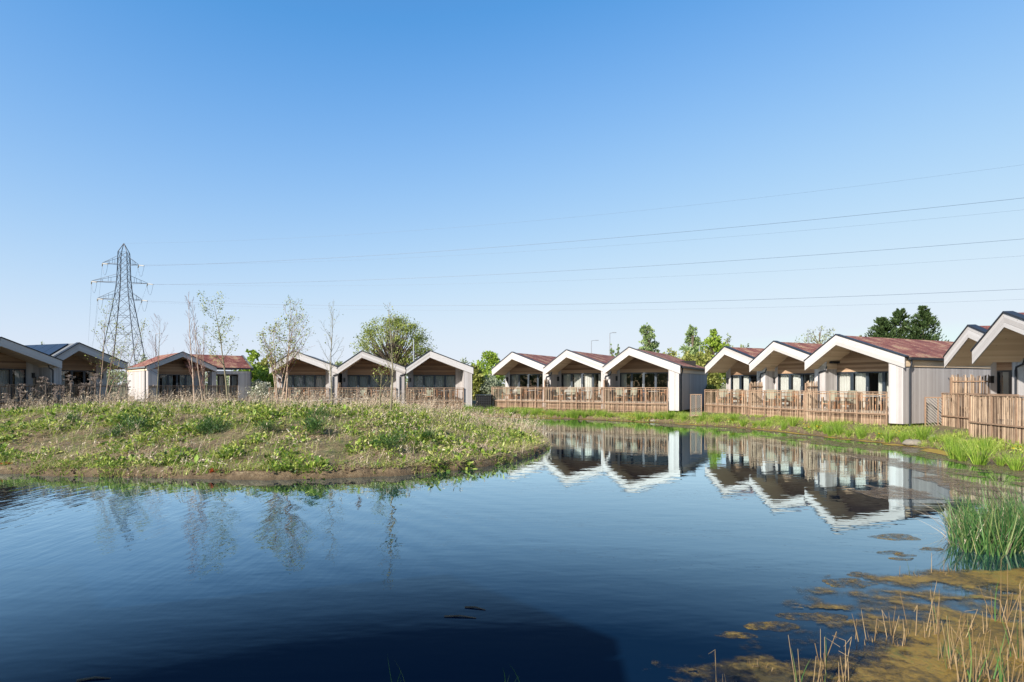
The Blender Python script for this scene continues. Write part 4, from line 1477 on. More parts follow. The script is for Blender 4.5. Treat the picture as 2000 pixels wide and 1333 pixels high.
sapling(742, 818, 722, 1.0, "short yellow-barked sapling forking below the eaves, left of the tall straight one", 61, leaf="saplingl", nl=90, kids=[9, 3, 0], t0=[0.55, 0.2, 0], ratio=[0.45, 0.4, 0.3], lean=0.3, r=0.06)
sapling(762, 822, 596, 1.0, "tallest straight grey sapling with bare twigs in front of the oak", 71, leaf="saplingl", nl=60, kids=[20, 5, 0], t0=[0.33, 0.2, 0], ratio=[0.17, 0.4, 0.3], ang=[0.9, 0.6, 0.6], r=0.052)

OAK = dict(H=4.4, r=0.42, lv=3, seg=[5, 6, 5, 4, 3], wob=[0.05, 0.13, 0.16, 0.2, 0.2], trop=[0.05, 0.03, 0.05, 0.05, 0.05], taper=[0.45, 0.75, 0.75, 0.7, 0.7],
           kids=[15, 6, 5, 4, 0], t0=[0.34, 0.3, 0.3, 0.3, 0], ang=[0.95, 0.7, 0.7, 0.7, 0], ratio=[1.5, 0.52, 0.5, 0.5, 0], rr=[0.5, 0.55, 0.55, 0.6, 0.6], tiplv=1)
oak = tree("oak_tree", XatY(768, 78), 78, 0.8, OAK, 5, "big round oak in young leaf rising behind the front-facing row", None, "bark")
rng = np.random.RandomState(88)
nc = 330
_d = unit(rng.normal(0, 1, (nc, 3)) + np.array([0, 0, 0.25]))
_c = np.array([0, 0, 6.1]) + _d * np.array([5.3, 5.3, 5.0]) * (rng.uniform(0.35, 1, (nc, 1)) ** 0.33)
_c = _c[_c[:, 2] > 3.0]
_n = 15000
_i = rng.randint(0, len(_c), _n)
_p = _c[_i] + unit(rng.normal(0, 1, (_n, 3))) * (rng.uniform(0, 1, (_n, 1)) ** 0.5) * rng.uniform(0.45, 1.0, len(_c))[_i][:, None] * np.array([1.15, 1.15, 0.8])
_l = rng.uniform(0.12, 0.25, _n)
np_mesh("leaves", *leaf_vq(_p, rng.normal(0, 1, (_n, 3)), _l, _l * 0.65, rng), M["oakl"], oak)
_b = MB()
for q in _c[::2]:
    e = Vector(q)
    s0 = Vector((q[0] * 0.12, q[1] * 0.12, 2.6 + 0.2 * q[2]))
    _b.tube([s0, s0.lerp(e, 0.5) + Vector((rng.normal(0, 0.3), rng.normal(0, 0.3), 0.15)), e], [0.13, 0.07, 0.02], 5, cap=False)
_b.build("limbs", M["bark"], oak)


def crown_tree(name, px, Y, pyt, wpx, leafmat, n, lsize, shape, label, group, seed, cat="tree", zb=0.8, pyb=None, clumps=60, bark="bark", up=0.3, place=None):
    """bushy tree: limbs to leaf clumps spread through the crown's volume; shape gives the crown's width along its height"""
    rng = np.random.RandomState(seed)
    x = XatY(px, Y)
    H = ZatY(pyt, Y) - zb
    rw = wpx / F * Y / 2
    if place:
        x, Y, H, rw = place
    root = tag(empty(name, (x, Y, zb)), label, cat, group)
    z0 = 0.06 * H if pyb is None else max(0.05, ZatY(pyb, Y) - zb)
    cl = []
    while len(cl) < clumps:
        t = rng.uniform(0.0, 1) ** 0.85
        w = shape(t) * rw
        a = rng.uniform(0, 2 * PI)
        rr = math.sqrt(rng.uniform(0.1, 1)) * w * (0.82 + 0.3 * rng.uniform(-1, 1))
        cl.append((rr * math.cos(a), rr * math.sin(a), z0 + (H - z0) * t * 0.95, max(w, 0.15 * rw) * rng.uniform(0.2, 0.38)))
    tr = MB()
    tr.tube([(0, 0, -0.2), (0.02 * H * rng.normal(), 0, H * 0.4), (0, 0, H * 0.88)], [0.028 * H, 0.02 * H, 0.004 * H], 7)
    tr.build("trunk", M[bark], root)
    br = MB()
    for (cx, cy, cz, cr_) in cl[:: 2]:
        b0 = Vector((0, 0, max(0.05 * H, cz - 0.18 * H)))
        e = Vector((cx, cy, cz))
        md = b0.lerp(e, 0.5) + Vector((0, 0, -0.02 * H))
        br.tube([b0, md, e], [0.008 * H, 0.005 * H, 0.002 * H], 4, cap=False)
    br.build("branches", M[bark], root)
    C = np.array(cl)
    wgt = C[:, 3] ** 1.5
    idx = rng.choice(len(C), n, p=wgt / wgt.sum())
    dirs = unit(rng.normal(0, 1, (n, 3)))
    rad = rng.uniform(0.25, 1, (n, 1)) ** 0.5 * 1.25
    P = C[idx, :3] + dirs * rad * C[idx, 3:4] * np.array([1, 1, 0.85])
    P[:, 2] = np.maximum(P[:, 2], 0.02)
    ax = unit(rng.normal(0, 1, (n, 3)) + dirs * 0.6 + np.array([0, 0, up]))
    ln = rng.uniform(lsize[0], lsize[1], n)
    V, Q = leaf_vq(P, ax, ln, ln * rng.uniform(0.45, 0.8, n), rng)
    np_mesh("crown", V, Q, M[leafmat], root)
    return root


ball = lambda t: max(0.12, math.sin(PI * min(1, 0.12 + 0.86 * t)) ** 0.7)
dome = lambda t: max(0.1, (1 - t ** 2.2)) ** 0.6
spire = lambda t: max(0.16, min(1, 0.5 + 2.2 * t) * (1 - t) ** 0.42 * 1.25)
cone = lambda t: max(0.05, (1 - t) ** 0.75)
TB = "trees and bushes behind the cabins"
crown_tree("poplar_tree", 1263, 130, 627, 46, "poplarl", 6500, (0.3, 0.6), spire, "poplar spire standing alone above the nearest centre-row roof", TB, 1, up=1.5, clumps=70)
crown_tree("poplar_tree", 1195, 240, 668, 18, "poplarl", 1200, (0.5, 0.9), spire, "left one of two tiny distant poplars beside the tall lamp post", TB, 2, up=1.5, clumps=30)
crown_tree("poplar_tree", 1208, 240, 670, 14, "poplarl", 1000, (0.5, 0.9), spire, "right one of two tiny distant poplars beside the tall lamp post", TB, 3, up=1.5, clumps=30)
crown_tree("poplar_tree", 1354, 120, 629, 44, "poplarl", 6000, (0.3, 0.6), spire, "poplar spire beside the pale lamp post in the gap", TB, 4, up=1.5, clumps=70)
crown_tree("poplar_tree", 1393, 105, 639, 60, "bushl", 6500, (0.3, 0.55), spire, "broader yellow-green poplar just left of the right-hand row", TB, 5, up=1.2, clumps=70)
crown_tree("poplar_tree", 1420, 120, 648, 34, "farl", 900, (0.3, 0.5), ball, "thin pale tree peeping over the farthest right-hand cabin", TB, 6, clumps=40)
for k, (px, pyt, wp, Y, mt, lab) in enumerate((
        (1306, 678, 66, 100, "hedgel", "low yellowish tree between the two poplar spires"), (1338, 684, 64, 85, "hedgel", "yellow-green tree low in the gap between the rows"),
        (1378, 680, 74, 80, "hedgel", "low tree filling the gap beside the trellis"), (1458, 668, 40, 120, "farl", "faint treetop over the middle right-hand roof"),
        (1600, 633, 112, 100, "willowl", "pale sparse tree behind the nearest right-hand gable"), (1682, 650, 50, 100, "farl", "thin pale treetop just left of the dark conifers"),
        (1648, 662, 60, 95, "hedgel", "low yellowish tree left of the dark conifers"),
        (954, 684, 78, 84, "bushl", "yellow-green tree in the gap left of the centre row"), (926, 712, 44, 66, "hedgel", "short tree tucked behind the front-facing row's right end"),
        (905, 699, 44, 160, "farl", "hazy distant tree just right of the solar-panel cabin"), (880, 704, 40, 170, "farl", "hazy distant treetop above the solar-panel cabin's eave"),
        (492, 681, 66, 62, "bushl", "bright green tree behind the cross-wing cabin's right end"), (521, 694, 46, 66, "hedgel", "olive tree in the gap left of the front-facing row"),
        (662, 708, 70, 110, "farl", "low distant tree between the first two front-facing cabins"), (278, 688, 26, 90, "willowl", "small feathery tree at the pylon's right foot"),
        (215, 694, 30, 100, "farl", "faint shrub at the pylon's left foot"), (82, 662, 30, 70, "farl", "wispy treetop over the solar-panel roof"))):
    dens = {"farl": 900, "willowl": 1500}.get(mt, 2600)
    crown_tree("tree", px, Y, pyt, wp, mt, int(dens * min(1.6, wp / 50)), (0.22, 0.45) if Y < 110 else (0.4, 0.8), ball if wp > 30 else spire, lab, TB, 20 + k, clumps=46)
crown_tree("willow_bush", 955, 67, 732, 72, "willowl", 5000, (0.12, 0.26), dome, "rounded silvery bush in the gap left of the centre row", TB, 60, "bush", clumps=80)
crown_tree("flowering_bush", 505, 55, 742, 56, "blossom", 4200, (0.08, 0.2), dome, "white-flowering bush right of the cross-wing cabin", TB, 61, "bush", clumps=70)
crown_tree("bush", 1390, 47, 752, 50, "hedgel", 2500, (0.1, 0.22), dome, "green bush glimpsed behind the lath screen in the gap", TB, 62, "bush", clumps=50)
crown_tree("bush", 520, 58, 722, 44, "bushl", 3200, (0.1, 0.24), dome, "green bush behind the white-flowering bush", TB, 63, "bush", clumps=60)


crown_tree("tree", 0, 1, 0, 0, "hedgel", 5200, (0.06, 0.13), ball, "unseen leafy tree added on the near bank to break up the shadow edge on the water", "unseen shadow casters added on the near bank", 90, place=(-3.9, -1.5, 4.7, 1.25), clumps=44)  # unseen tree added to soften the cabin shadow's edge on the water


def conifer(px, Y, pyt, wpx, label, seed):
    rng = np.random.RandomState(seed)
    zb = 0.8
    x = XatY(px, Y)
    H = ZatY(pyt, Y) - zb
    rw = wpx / F * Y / 2
    root = tag(empty("conifer_tree", (x, Y, zb)), label, "tree", "dark conifers behind the right-hand row")
    m = MB()
    m.tube([(0, 0, -0.2), (0, 0, H * 0.9)], [0.22, 0.03], 7)
    m.build("trunk", M["bark"], root)
    parts = []
    brn = MB()
    for k in range(230):
        t = rng.uniform(0, 1) ** 0.9
        z = H * (0.04 + 0.93 * t)
        a = rng.uniform(0, 2 * PI)
        L = rw * (0.06 + 1.05 * (1 - t) ** 0.8) * rng.uniform(0.6, 1.12)
        d = np.array([math.cos(a), math.sin(a), 0.45 + 0.35 * rng.uniform()])
        e = np.array([0, 0, z]) + d * L
        e[2] = min(e[2], H * 1.02)
        if k % 3 == 0:
            brn.tube([(0, 0, z), tuple(e * 0.9 + np.array([0, 0, z]) * 0.1)], [0.03, 0.008], 3, cap=False)
        n = 46
        s = rng.uniform(0.25, 1, (n, 1))
        P = np.array([0, 0, z]) + (e - np.array([0, 0, z])) * s + rng.normal(0, 0.13 * (1.15 - t), (n, 3)) * (0.6 + L)
        ax = d / np.linalg.norm(d) + rng.normal(0, 0.35, (n, 3)) + np.array([0, 0, 0.5])
        ln = rng.uniform(0.16, 0.42, n)
        parts.append(leaf_vq(P, ax, ln, ln * 0.38, rng))
    brn.build("branches", M["bark"], root)
    V, Q = cat_vq(parts)
    np_mesh("crown", V, Q, M["conif"], root)


conifer(1724, 62, 619, 108, "leftmost and lowest of the three dark conifers", 1)
conifer(1758, 63, 603, 104, "middle of the three dark conifers", 2)
conifer(1803, 61, 597, 108, "rightmost and broadest of the three dark conifers", 3)

# a distant belt of trees along the horizon, and an unseen one behind the viewer
rng = np.random.RandomState(77)
nb = 16000
th_ = rng.uniform(-0.95, 0.95, nb)
yy = 330 + 60 * rng.uniform(0, 1, nb)
xx = yy * th_
hh = (5.0 + 7.0 * fbm(xx, yy * 0, 0.02, 5) + 3 * vnoise(xx, yy * 0, 0.12, 8)) * rng.uniform(0.05, 1, nb) ** 0.6
ln = rng.uniform(1.2, 2.6, nb)
V, Q = leaf_vq(np.stack([xx, yy, hh], 1), rng.normal(0, 1, (nb, 3)), ln, ln * 0.7, rng)
nb2 = 16000  # unseen belt behind the viewer, put there to darken reflections in the door glass
a2_ = rng.uniform(0.80 * PI, 2.20 * PI, nb2)
r2_ = 95 + 30 * rng.uniform(0, 1, nb2)
x2, y2 = r2_ * np.cos(a2_), r2_ * np.sin(a2_)
h2 = (6.0 + 6.0 * fbm(a2_ * 20, a2_ * 0, 0.5, 5)) * rng.uniform(0.03, 1, nb2) ** 0.7
l2 = rng.uniform(0.9, 1.9, nb2)
V, Q = cat_vq([(V, Q), leaf_vq(np.stack([x2, y2, h2 + 0.5], 1), rng.normal(0, 1, (nb2, 3)), l2, l2 * 0.8, rng)])
tag(np_mesh("distant_woodland", V, Q, M["farl"]), "hazy woodland along the horizon behind the cabins, with an unseen belt behind the viewer", "woodland", kind="stuff")


# ------------------------------------------------------------------ island vegetation
def island_pts(n, rng, fn, x=(-27, 1.6), y=(15.3, 37), margin=0.04):
    out = []
    tot = 0
    while tot < n:
        px = rng.uniform(x[0], x[1], n * 3)
        py = y[0] + (y[1] - y[0]) * rng.uniform(0, 1, n * 3) ** 1.25
        ok = (np.abs(px) < 1.0 * py + 1.5) & (sdf(px, py, ISLE) > margin)
        px, py = px[ok], py[ok]
        k = rng.uniform(0, 1, len(px)) < fn(px, py)
        out.append(np.stack([px[k], py[k]], 1))
        tot += k.sum()
    P = np.concatenate(out)[:n]
    return np.concatenate([P, gz(P[:, 0], P[:, 1])[:, None]], 1)


rng = np.random.RandomState(101)
dens = lambda x, y: np.clip((0.6 * fbm(x, y, 0.75, 31) + 0.4 * fbm(x, y, 2.6, 33) - 0.455) * 5.0, 0.015, 1) * (0.5 + 0.5 * sst(0.1, 1.4, sdf(x, y, ISLE)))
# low leafy weeds: tufted clumps of many sizes with thinner cover between
C0 = island_pts(1150, rng, dens)
sz = rng.uniform(0.4, 1.0, len(C0)) ** 1.5
cnt = (14 + 62 * sz).astype(int)
k = np.repeat(np.arange(len(C0)), cnt)
n = len(k)
rr = np.sqrt(rng.uniform(0, 1, n)) * (0.08 + 0.30 * sz[k])
aa = rng.uniform(0, 2 * PI, n)
dx, dy = rr * np.cos(aa), rr * np.sin(aa)
hz = (0.05 + 0.30 * sz[k]) * (1 - (rr / (0.09 + 0.30 * sz[k])) ** 2) * rng.uniform(0.15, 1.0, n)
P1 = np.stack([C0[k, 0] + dx, C0[k, 1] + dy, gz(C0[k, 0] + dx, C0[k, 1] + dy) + hz], 1)
a1 = np.stack([dx, dy, 0.12 + 0 * dx], 1) / 0.2 + rng.normal(0, 0.6, (n, 3))
l1 = rng.uniform(0.05, 0.15, n) * (0.7 + 0.6 * sz[k])
P2 = island_pts(12000, rng, dens)
P2[:, 2] += rng.uniform(0, 0.08, len(P2))
a2 = rng.normal(0, 0.8, (len(P2), 3)) + np.array([0, 0, 0.8])
l2 = rng.uniform(0.04, 0.11, len(P2))
tag(np_mesh("low_weeds", *cat_vq([leaf_vq(P1, a1, l1, l1 * rng.uniform(0.3, 0.6, n), rng), leaf_vq(P2, a2, l2, l2 * rng.uniform(0.3, 0.65, len(P2)), rng)]), M["weed"]),
    "mixed green weeds carpeting the island mound", "weeds", kind="stuff")
# thin grass
P = island_pts(30000, rng, lambda x, y: np.clip((fbm(x, y, 0.6, 57) - 0.3) * 2.2, 0.12, 1))
n = len(P)
h = rng.uniform(0.06, 0.30, n)
tip = np.stack([rng.normal(0.1, 0.35, n), rng.normal(0, 0.35, n), np.ones(n)], 1) * h[:, None]
tag(np_mesh("wild_grass", *blade_vq(P, tip, 0.012, rng, 0.4, 2), M["grassl"]), "wild grass growing among the island weeds", "grass", kind="stuff")
# straw litter lying on the slope
P = island_pts(60000, rng, lambda x, y: np.clip((fbm(x, y, 0.9, 73) - 0.33) * 3, 0.08, 1), margin=0.05)
n = len(P)
a = rng.normal(0.3, 0.9, n)
L = rng.uniform(0.1, 0.55, n)
tip = np.stack([np.cos(a), np.sin(a), rng.uniform(-0.02, 0.45, n)], 1) * L[:, None]
P[:, 2] += 0.02
tag(np_mesh("straw_litter", *blade_vq(P, tip, 0.010, rng, 0.15, 2, 0.5), M["straw"]), "pale straw and fallen stalks lying on the island slope", "straw", kind="stuff")
# standing dead stalks, thicker towards the crest
P = island_pts(6800, rng, lambda x, y: np.clip((0.55 * fbm(x, y, 0.5, 91) + 0.45 * fbm(x, y, 1.9, 95) - 0.40) * 4.0, 0.01, 1) * (0.30 + 0.70 * sst(18, 26, y + x * 0.15)))
n = len(P)
h = rng.uniform(0.15, 1.0, n) ** 1.5 * 0.95 * (0.6 + 0.8 * fbm(P[:, 0], P[:, 1], 0.6, 99)) * (0.55 + 0.45 * sst(18, 27, P[:, 1]))
tip = np.stack([rng.normal(0.25, 0.3, n), rng.normal(0, 0.25, n), np.ones(n)], 1) * h[:, None]
bv, bq = blade_vq(P, tip, 0.011, rng, 0.2, 2, 0.6)
k = np.repeat(np.arange(n), 5)
tp = P[k] + tip[k] * rng.uniform(0.55, 1.0, (len(k), 1))
ax = rng.normal(0, 1, (len(k), 3)) + np.array([0.2, 0, 0.6])
ln = rng.uniform(0.04, 0.13, len(k))
tag(np_mesh("dead_stalks", *cat_vq([(bv, bq), leaf_vq(tp, ax, ln, ln * 0.22, rng)]), M["dry"]), "thicket of pale dead stalks standing along the island crest", "dead stalks", kind="stuff")


# lumps of earth along the washed-out bank
P = island_pts(1500, rng, lambda x, y: (sdf(x, y, ISLE) < 0.75) * np.clip((fbm(x, y, 1.5, 171) - 0.3) * 3, 0.05, 1), margin=-0.08)
P = np.concatenate([P, island_pts(500, rng, lambda x, y: np.clip((fbm(x, y, 0.9, 73) - 0.4) * 3, 0.0, 1))])
P[:, 2] = np.maximum(P[:, 2], 0.0)
n = len(P)
r_ = rng.uniform(0.012, 0.055, n) ** 1.0
base = np.array([[1, 0, 0], [0, 1, 0], [-1, 0, 0], [0, -1, 0], [0, 0, 0.8], [0, 0, -0.8]])
V = P[:, None, :] + base[None] * r_[:, None, None] * rng.uniform(0.6, 1.3, (n, 6, 3)) + rng.normal(0, 0.12, (n, 6, 3)) * r_[:, None, None]
Q = (np.arange(n) * 6)[:, None, None] + np.array([[0, 1, 4, 4], [1, 2, 4, 4], [2, 3, 4, 4], [3, 0, 4, 4], [1, 0, 5, 5], [2, 1, 5, 5], [3, 2, 5, 5], [0, 3, 5, 5]])[None]
_m = bpy.data.meshes.new("earth_clods")
_m.from_pydata(V.reshape(-1, 3).tolist(), [], [tuple(int(v) for v in f[:3]) for f in Q.reshape(-1, 4)])
tag(link("earth_clods", _m, M["clod"]), "lumps of bare earth along the island's washed bank", "earth", kind="stuff")
# little sedges and weeds hanging over the waterline
P = island_pts(4200, rng, lambda x, y: (sdf(x, y, ISLE) < 0.8) * np.clip((fbm(x, y, 1.1, 151) - 0.36) * 4, 0.03, 1), margin=-0.12)
P[:, 2] = np.maximum(P[:, 2], 0.0)
n = len(P)
h = rng.uniform(0.05, 0.24, n)
tip = np.stack([rng.normal(0, 0.4, n), rng.normal(-0.2, 0.4, n), np.ones(n)], 1) * h[:, None]
k = rng.randint(0, n, 1800)
ln = rng.uniform(0.04, 0.10, 1800)
tag(np_mesh("shore_weeds", *cat_vq([blade_vq(P, tip, 0.012, rng, 0.5, 2), leaf_vq(P[k] + np.array([0, 0, 0.02]), rng.normal(0, 0.8, (1800, 3)) + np.array([0, 0, 0.7]), ln, ln * 0.45, rng)]), M["weed"]),
    "sedges and weeds fringing the island's waterline", "weeds", kind="stuff")


# dock plants: rosettes of broad leaves
def dock_mesh(seed):
    rng = np.random.RandomState(seed)
    parts = []
    for k in range(rng.randint(9, 17)):
        a = rng.uniform(0, 2 * PI)
        tilt = rng.uniform(0.25, 1.25)
        L = rng.uniform(0.16, 0.36)
        w = L * rng.uniform(0.26, 0.4)
        d = np.array([math.cos(a) * math.sin(tilt), math.sin(a) * math.sin(tilt), math.cos(tilt)])
        s = np.array([-math.sin(a), math.cos(a), 0])
        V, rows = [], [(0, 0.12), (0.3, 0.9), (0.6, 1.0), (0.85, 0.55), (1.0, 0.05)]
        for t, ww in rows:
            c = d * L * t - np.array([0, 0, 1]) * L * 0.35 * t * t * math.sin(tilt)
            cr = np.array([0, 0, 0.12 * w])
            V += [c - s * w * 0.5 * ww + cr, c, c + s * w * 0.5 * ww + cr]
        Q = []
        for i in range(4):
            for j in range(2):
                Q.append([i * 3 + j, i * 3 + j + 1, i * 3 + j + 4, i * 3 + j + 3])
        parts.append((np.array(V), np.array(Q)))
    return cat_vq(parts)


docks = []
for k in range(5):
    o = np_mesh("dock_plant", *dock_mesh(200 + k), M["dock"])
    docks.append(tag(o, "broad-leaved bright green dock plant growing on the island slope", "plant", "dock plants on the island"))
DP = island_pts(290, rng, lambda x, y: np.clip((fbm(x, y, 0.6, 131) - 0.3) * 2.4, 0.05, 1), y=(15.6, 31))
for i, p in enumerate(DP):
    o = docks[i] if i < 5 else docks[i % 5].copy()
    if i >= 5:
        COL.objects.link(o)
    o.location = p
    o.rotation_euler = (0, 0, rng.uniform(0, 6.28))
    s = rng.uniform(0.6, 1.15)
    o.scale = (s, s, s * rng.uniform(0.7, 1.0))


# feathery dark green plants
def feather_mesh(seed):
    rng = np.random.RandomState(seed)
    n = 900
    c = rng.normal(0, 0.13, (26, 3)) * np.array([1.3, 1.3, 0.5]) + np.array([0, 0, 0.25])
    i = rng.randint(0, 26, n)
    P = c[i] + rng.normal(0, 0.075, (n, 3))
    P[:, 2] = np.abs(P[:, 2])
    ax = unit(P - np.array([0, 0, -0.1])) + rng.normal(0, 0.4, (n, 3))
    ln = rng.uniform(0.05, 0.13, n)
    st = blade_vq(rng.normal(0, 0.03, (26, 3)) * np.array([1, 1, 0]), c, 0.012, rng, 0.0, 2, 0.4)
    return cat_vq([leaf_vq(P, ax, ln, ln * 0.16, rng), st])


fm = [tag(np_mesh("feathery_plant", *feather_mesh(300 + k), M["fennel"]), "x", "plant", "feathery plants on the island") for k in range(3)]
FPX = [(255, 850, "dark feathery plant low on the slope below the pylon"), (225, 842, "dark feathery plant above the left of the slope"), (400, 852, "dark feathery plant midway up the slope below the bare birches"),
       (418, 846, "feathery plant touching the right of the one below the bare birches"), (455, 806, "feathery plant at the foot of the straight leafy sapling"), (610, 846, "large feathery plant below the leaning bare sapling"),
       (628, 838, "feathery plant just above the large one mid-slope"), (520, 822, "feathery plant near the foot of the leafy birch clump"), (835, 862, "small feathery plant on the right part of the slope"),
       (760, 880, "small feathery plant low in the middle of the slope"), (140, 838, "feathery plant at the left, below the dead umbels"), (690, 812, "feathery plant left of the short forked sapling")]
for i, (px, py, lab) in enumerate(FPX):
    zg = 0.4
    for _ in range(12):
        x, y = W(px, py, zg)
        zg = 0.5 * zg + 0.5 * gz1(x, y)
    o = fm[i] if i < 3 else fm[i % 3].copy()
    if i >= 3:
        COL.objects.link(o)
    o.location = (x, y, gz1(x, y))
    o.rotation_euler = (0, 0, rng.uniform(0, 6.28))
    s = rng.uniform(0.75, 1.1) if i not in (5, 0) else 1.3
    o.scale = (s, s, s)
    tag(o, lab)


# dead umbel stalks
def umbel_mesh(seed):
    rng = np.random.RandomState(seed)
    m = MB()
    segs = []
    P = dict(H=1.25, r=0.018, lv=1, seg=[5, 3], wob=[0.06, 0.08], trop=[0.04, 0.08], taper=[0.5, 0.5], kids=[5, 0], t0=[0.4, 0], ang=[0.6, 0], ratio=[0.36, 0], rr=[0.7, 0.6])
    tips = []
    grow(rng, Vector((0, 0, -0.03)), Vector((rng.normal(0.1, 0.1), rng.normal(0, 0.1), 1)).normalized(), 1.25 * rng.uniform(0.85, 1.1), 0.016, 0, P, segs, tips)
    for pts, rad, lv in segs:
        m.tube(pts, rad, 4, cap=False)
        e = pts[-1]
        for k in range(11):   # the umbrella of seed heads
            a = rng.uniform(0, 2 * PI)
            q = e + Vector((math.cos(a), math.sin(a), 0)) * rng.uniform(0.02, 0.12) + Vector((0, 0, rng.uniform(0.04, 0.10)))
            m.tube([e, q], [0.004, 0.004], 3, cap=False)
            m.tube([q, q + Vector((0, 0, 0.02))], [0.022, 0.014], 5)
    return m.mesh("dead_umbel")


um = [umbel_mesh(400 + k) for k in range(5)]
UPX = [(8, 800), (22, 796), (40, 800), (58, 792), (75, 796), (92, 800), (112, 797), (126, 800), (148, 796), (166, 799), (182, 794), (232, 796), (246, 792), (98, 790), (30, 790), (136, 791),
       (320, 796), (352, 797), (480, 800), (505, 802), (575, 803), (620, 806), (700, 812)]
for i, (px, py) in enumerate(UPX):
    zg = 1.2
    for _ in range(10):
        x, y = W(px, py, zg)
        y = min(y, 27.0 + (i % 5) * 0.5)
        x = XatY(px, y)
        zg = 0.5 * zg + 0.5 * gz1(x, y)
    o = link("dead_umbel", um[i % 5], M["deadu"])
    o.location = (x, y, gz1(x, y))
    o.rotation_euler = (0, 0, rng.uniform(0, 6.28))
    s = rng.uniform(0.75, 1.2) if i < 16 else rng.uniform(0.5, 0.7)
    o.scale = (s, s, s)
    tag(o, "dead grey umbel stalk on the island crest, silhouetted against the shaded cabins" if i < 16 else "shorter dead umbel stalk among the weeds along the island crest", "dead plant",
        "tall dead umbels at the left" if i < 16 else "short dead umbels on the crest")

# small red-leaved plants
for i, (px, py, lab) in enumerate(((12, 908, "red-leaved plant at the water's edge at far left"), (193, 901, "red-leaved plant low on the slope left of the middle"), (255, 868, "orange-red weed midway up the slope"),
                                   (288, 865, "orange weed just right of the orange-red one mid-slope"), (415, 922, "tiny reddish plant at the waterline in the middle"))):
    zg = 0.2
    for _ in range(12):
        x, y = W(px, py, zg)
        zg = 0.5 * zg + 0.5 * gz1(x, y)
    q = rng.normal(0, 0.045, (60, 3)) * np.array([1, 1, 0.4])
    q[:, 2] = np.abs(q[:, 2])
    o = np_mesh("red_plant", *leaf_vq(q, rng.normal(0, 1, (60, 3)) + np.array([0, 0, 0.7]), rng.uniform(0.04, 0.10, 60), rng.uniform(0.02, 0.04, 60), rng), M["redleaf"])
    o.location = (x, y, gz1(x, y))
    tag(o, lab, "plant", "red-leaved plants on the island")

# fallen branch and sticks on the crest
def stick(name, pts, r0, r1, label, cat="branch", mat="drift"):
    m = MB()
    m.tube(pts, list(np.linspace(r0, r1, len(pts))), 6)
    return tag(m.build(name, M[mat]), label, cat)


yb = 31.0
stick("fallen_branch", [(XatY(px, yb), yb, ZatY(py, yb)) for px, py in ((575, 790), (610, 784), (650, 781), (690, 779.5), (722, 778.5))], 0.045, 0.015, "long bleached branch lying across the island crest below the front-facing fences")
for i, (pa, pb, lab) in enumerate((((560, 845), (590, 868), "pale stick sloping down the island right of the middle"), ((290, 862), (305, 842), "thin pale stick leaning up the slope under the bare birches"),
                                   ((395, 902), (445, 912), "bleached stick low on the slope in the middle"), ((925, 880), (985, 903), "dark stick at the island's right tip"))):
    pts = []
    for px, py in (pa, ((pa[0] + pb[0]) / 2, (pa[1] + pb[1]) / 2), pb):
        zg = 0.3
        for _ in range(12):
            x, y = W(px, py, zg)
            zg = 0.5 * zg + 0.5 * gz1(x, y)
        pts.append((x, y, gz1(x, y) + 0.06))
    stick("fallen_stick", pts, 0.02, 0.01, lab, "stick", "drift" if i < 3 else "bark")


# ------------------------------------------------------------------ bank vegetation
def along_bank(n, rng, d0, d1, i0=0, i1=None):
    pts = np.array(BANK[i0:i1])
    seg = np.linalg.norm(np.diff(pts, axis=0), axis=1)
    cum = np.concatenate([[0], np.cumsum(seg)])
    t = rng.uniform(0, cum[-1], n)
    k = np.clip(np.searchsorted(cum, t) - 1, 0, len(seg) - 1)
    f = ((t - cum[k]) / seg[k])[:, None]
    p = pts[k] * (1 - f) + pts[k + 1] * f
    e = (pts[k + 1] - pts[k]) / seg[k][:, None]
    nrm = np.stack([e[:, 1], -e[:, 0]], 1)      # towards land
    return p + nrm * rng.uniform(d0, d1, n)[:, None]


rng = np.random.RandomState(500)
q = along_bank(44000, rng, 0.0, 2.6)
keep = (sdf(q[:, 0], q[:, 1], POND) < -0.02) & (rng.uniform(0, 1, len(q)) < np.clip((fbm(q[:, 0], q[:, 1], 1.1, 7) - 0.3) * 2.6, 0.08, 1))
q = q[keep]
n = len(q)
P = np.concatenate([q, gz(q[:, 0], q[:, 1])[:, None]], 1)
h = rng.uniform(0.05, 0.30, n) * (0.6 + 0.7 * fbm(P[:, 0], P[:, 1], 1.1, 19))
tip = np.stack([rng.normal(0, 0.35, n), rng.normal(0, 0.35, n), np.ones(n)], 1) * h[:, None]
k = rng.randint(0, n, 9000)
lv = leaf_vq(P[k] + np.array([0, 0, 0.05]), rng.normal(0, 0.8, (9000, 3)) + np.array([0, 0, 0.7]), rng.uniform(0.05, 0.13, 9000), rng.uniform(0.02, 0.05, 9000), rng)
tag(np_mesh("bank_grass", *cat_vq([blade_vq(P, tip, 0.012, rng, 0.5, 2), lv]), M["grassl"]), "short grass and weeds along the far pond bank below the fences", "grass", kind="stuff")


def rush_mesh(seed, n=150, h=0.75, w=0.010, r=0.09, bend=0.45):
    rng = np.random.RandomState(seed)
    a = rng.uniform(0, 2 * PI, n)
    rr = np.sqrt(rng.uniform(0, 1, n)) * r
    B = np.stack([rr * np.cos(a), rr * np.sin(a), np.full(n, -0.05)], 1)
    H = rng.uniform(0.55, 1.0, n) * h
    out = rng.uniform(0.05, 0.55, n)
    tip = np.stack([np.cos(a) * out, np.sin(a) * out, np.ones(n)], 1) * H[:, None]
    return blade_vq(B, tip, w, rng, bend * 0.5, 3)


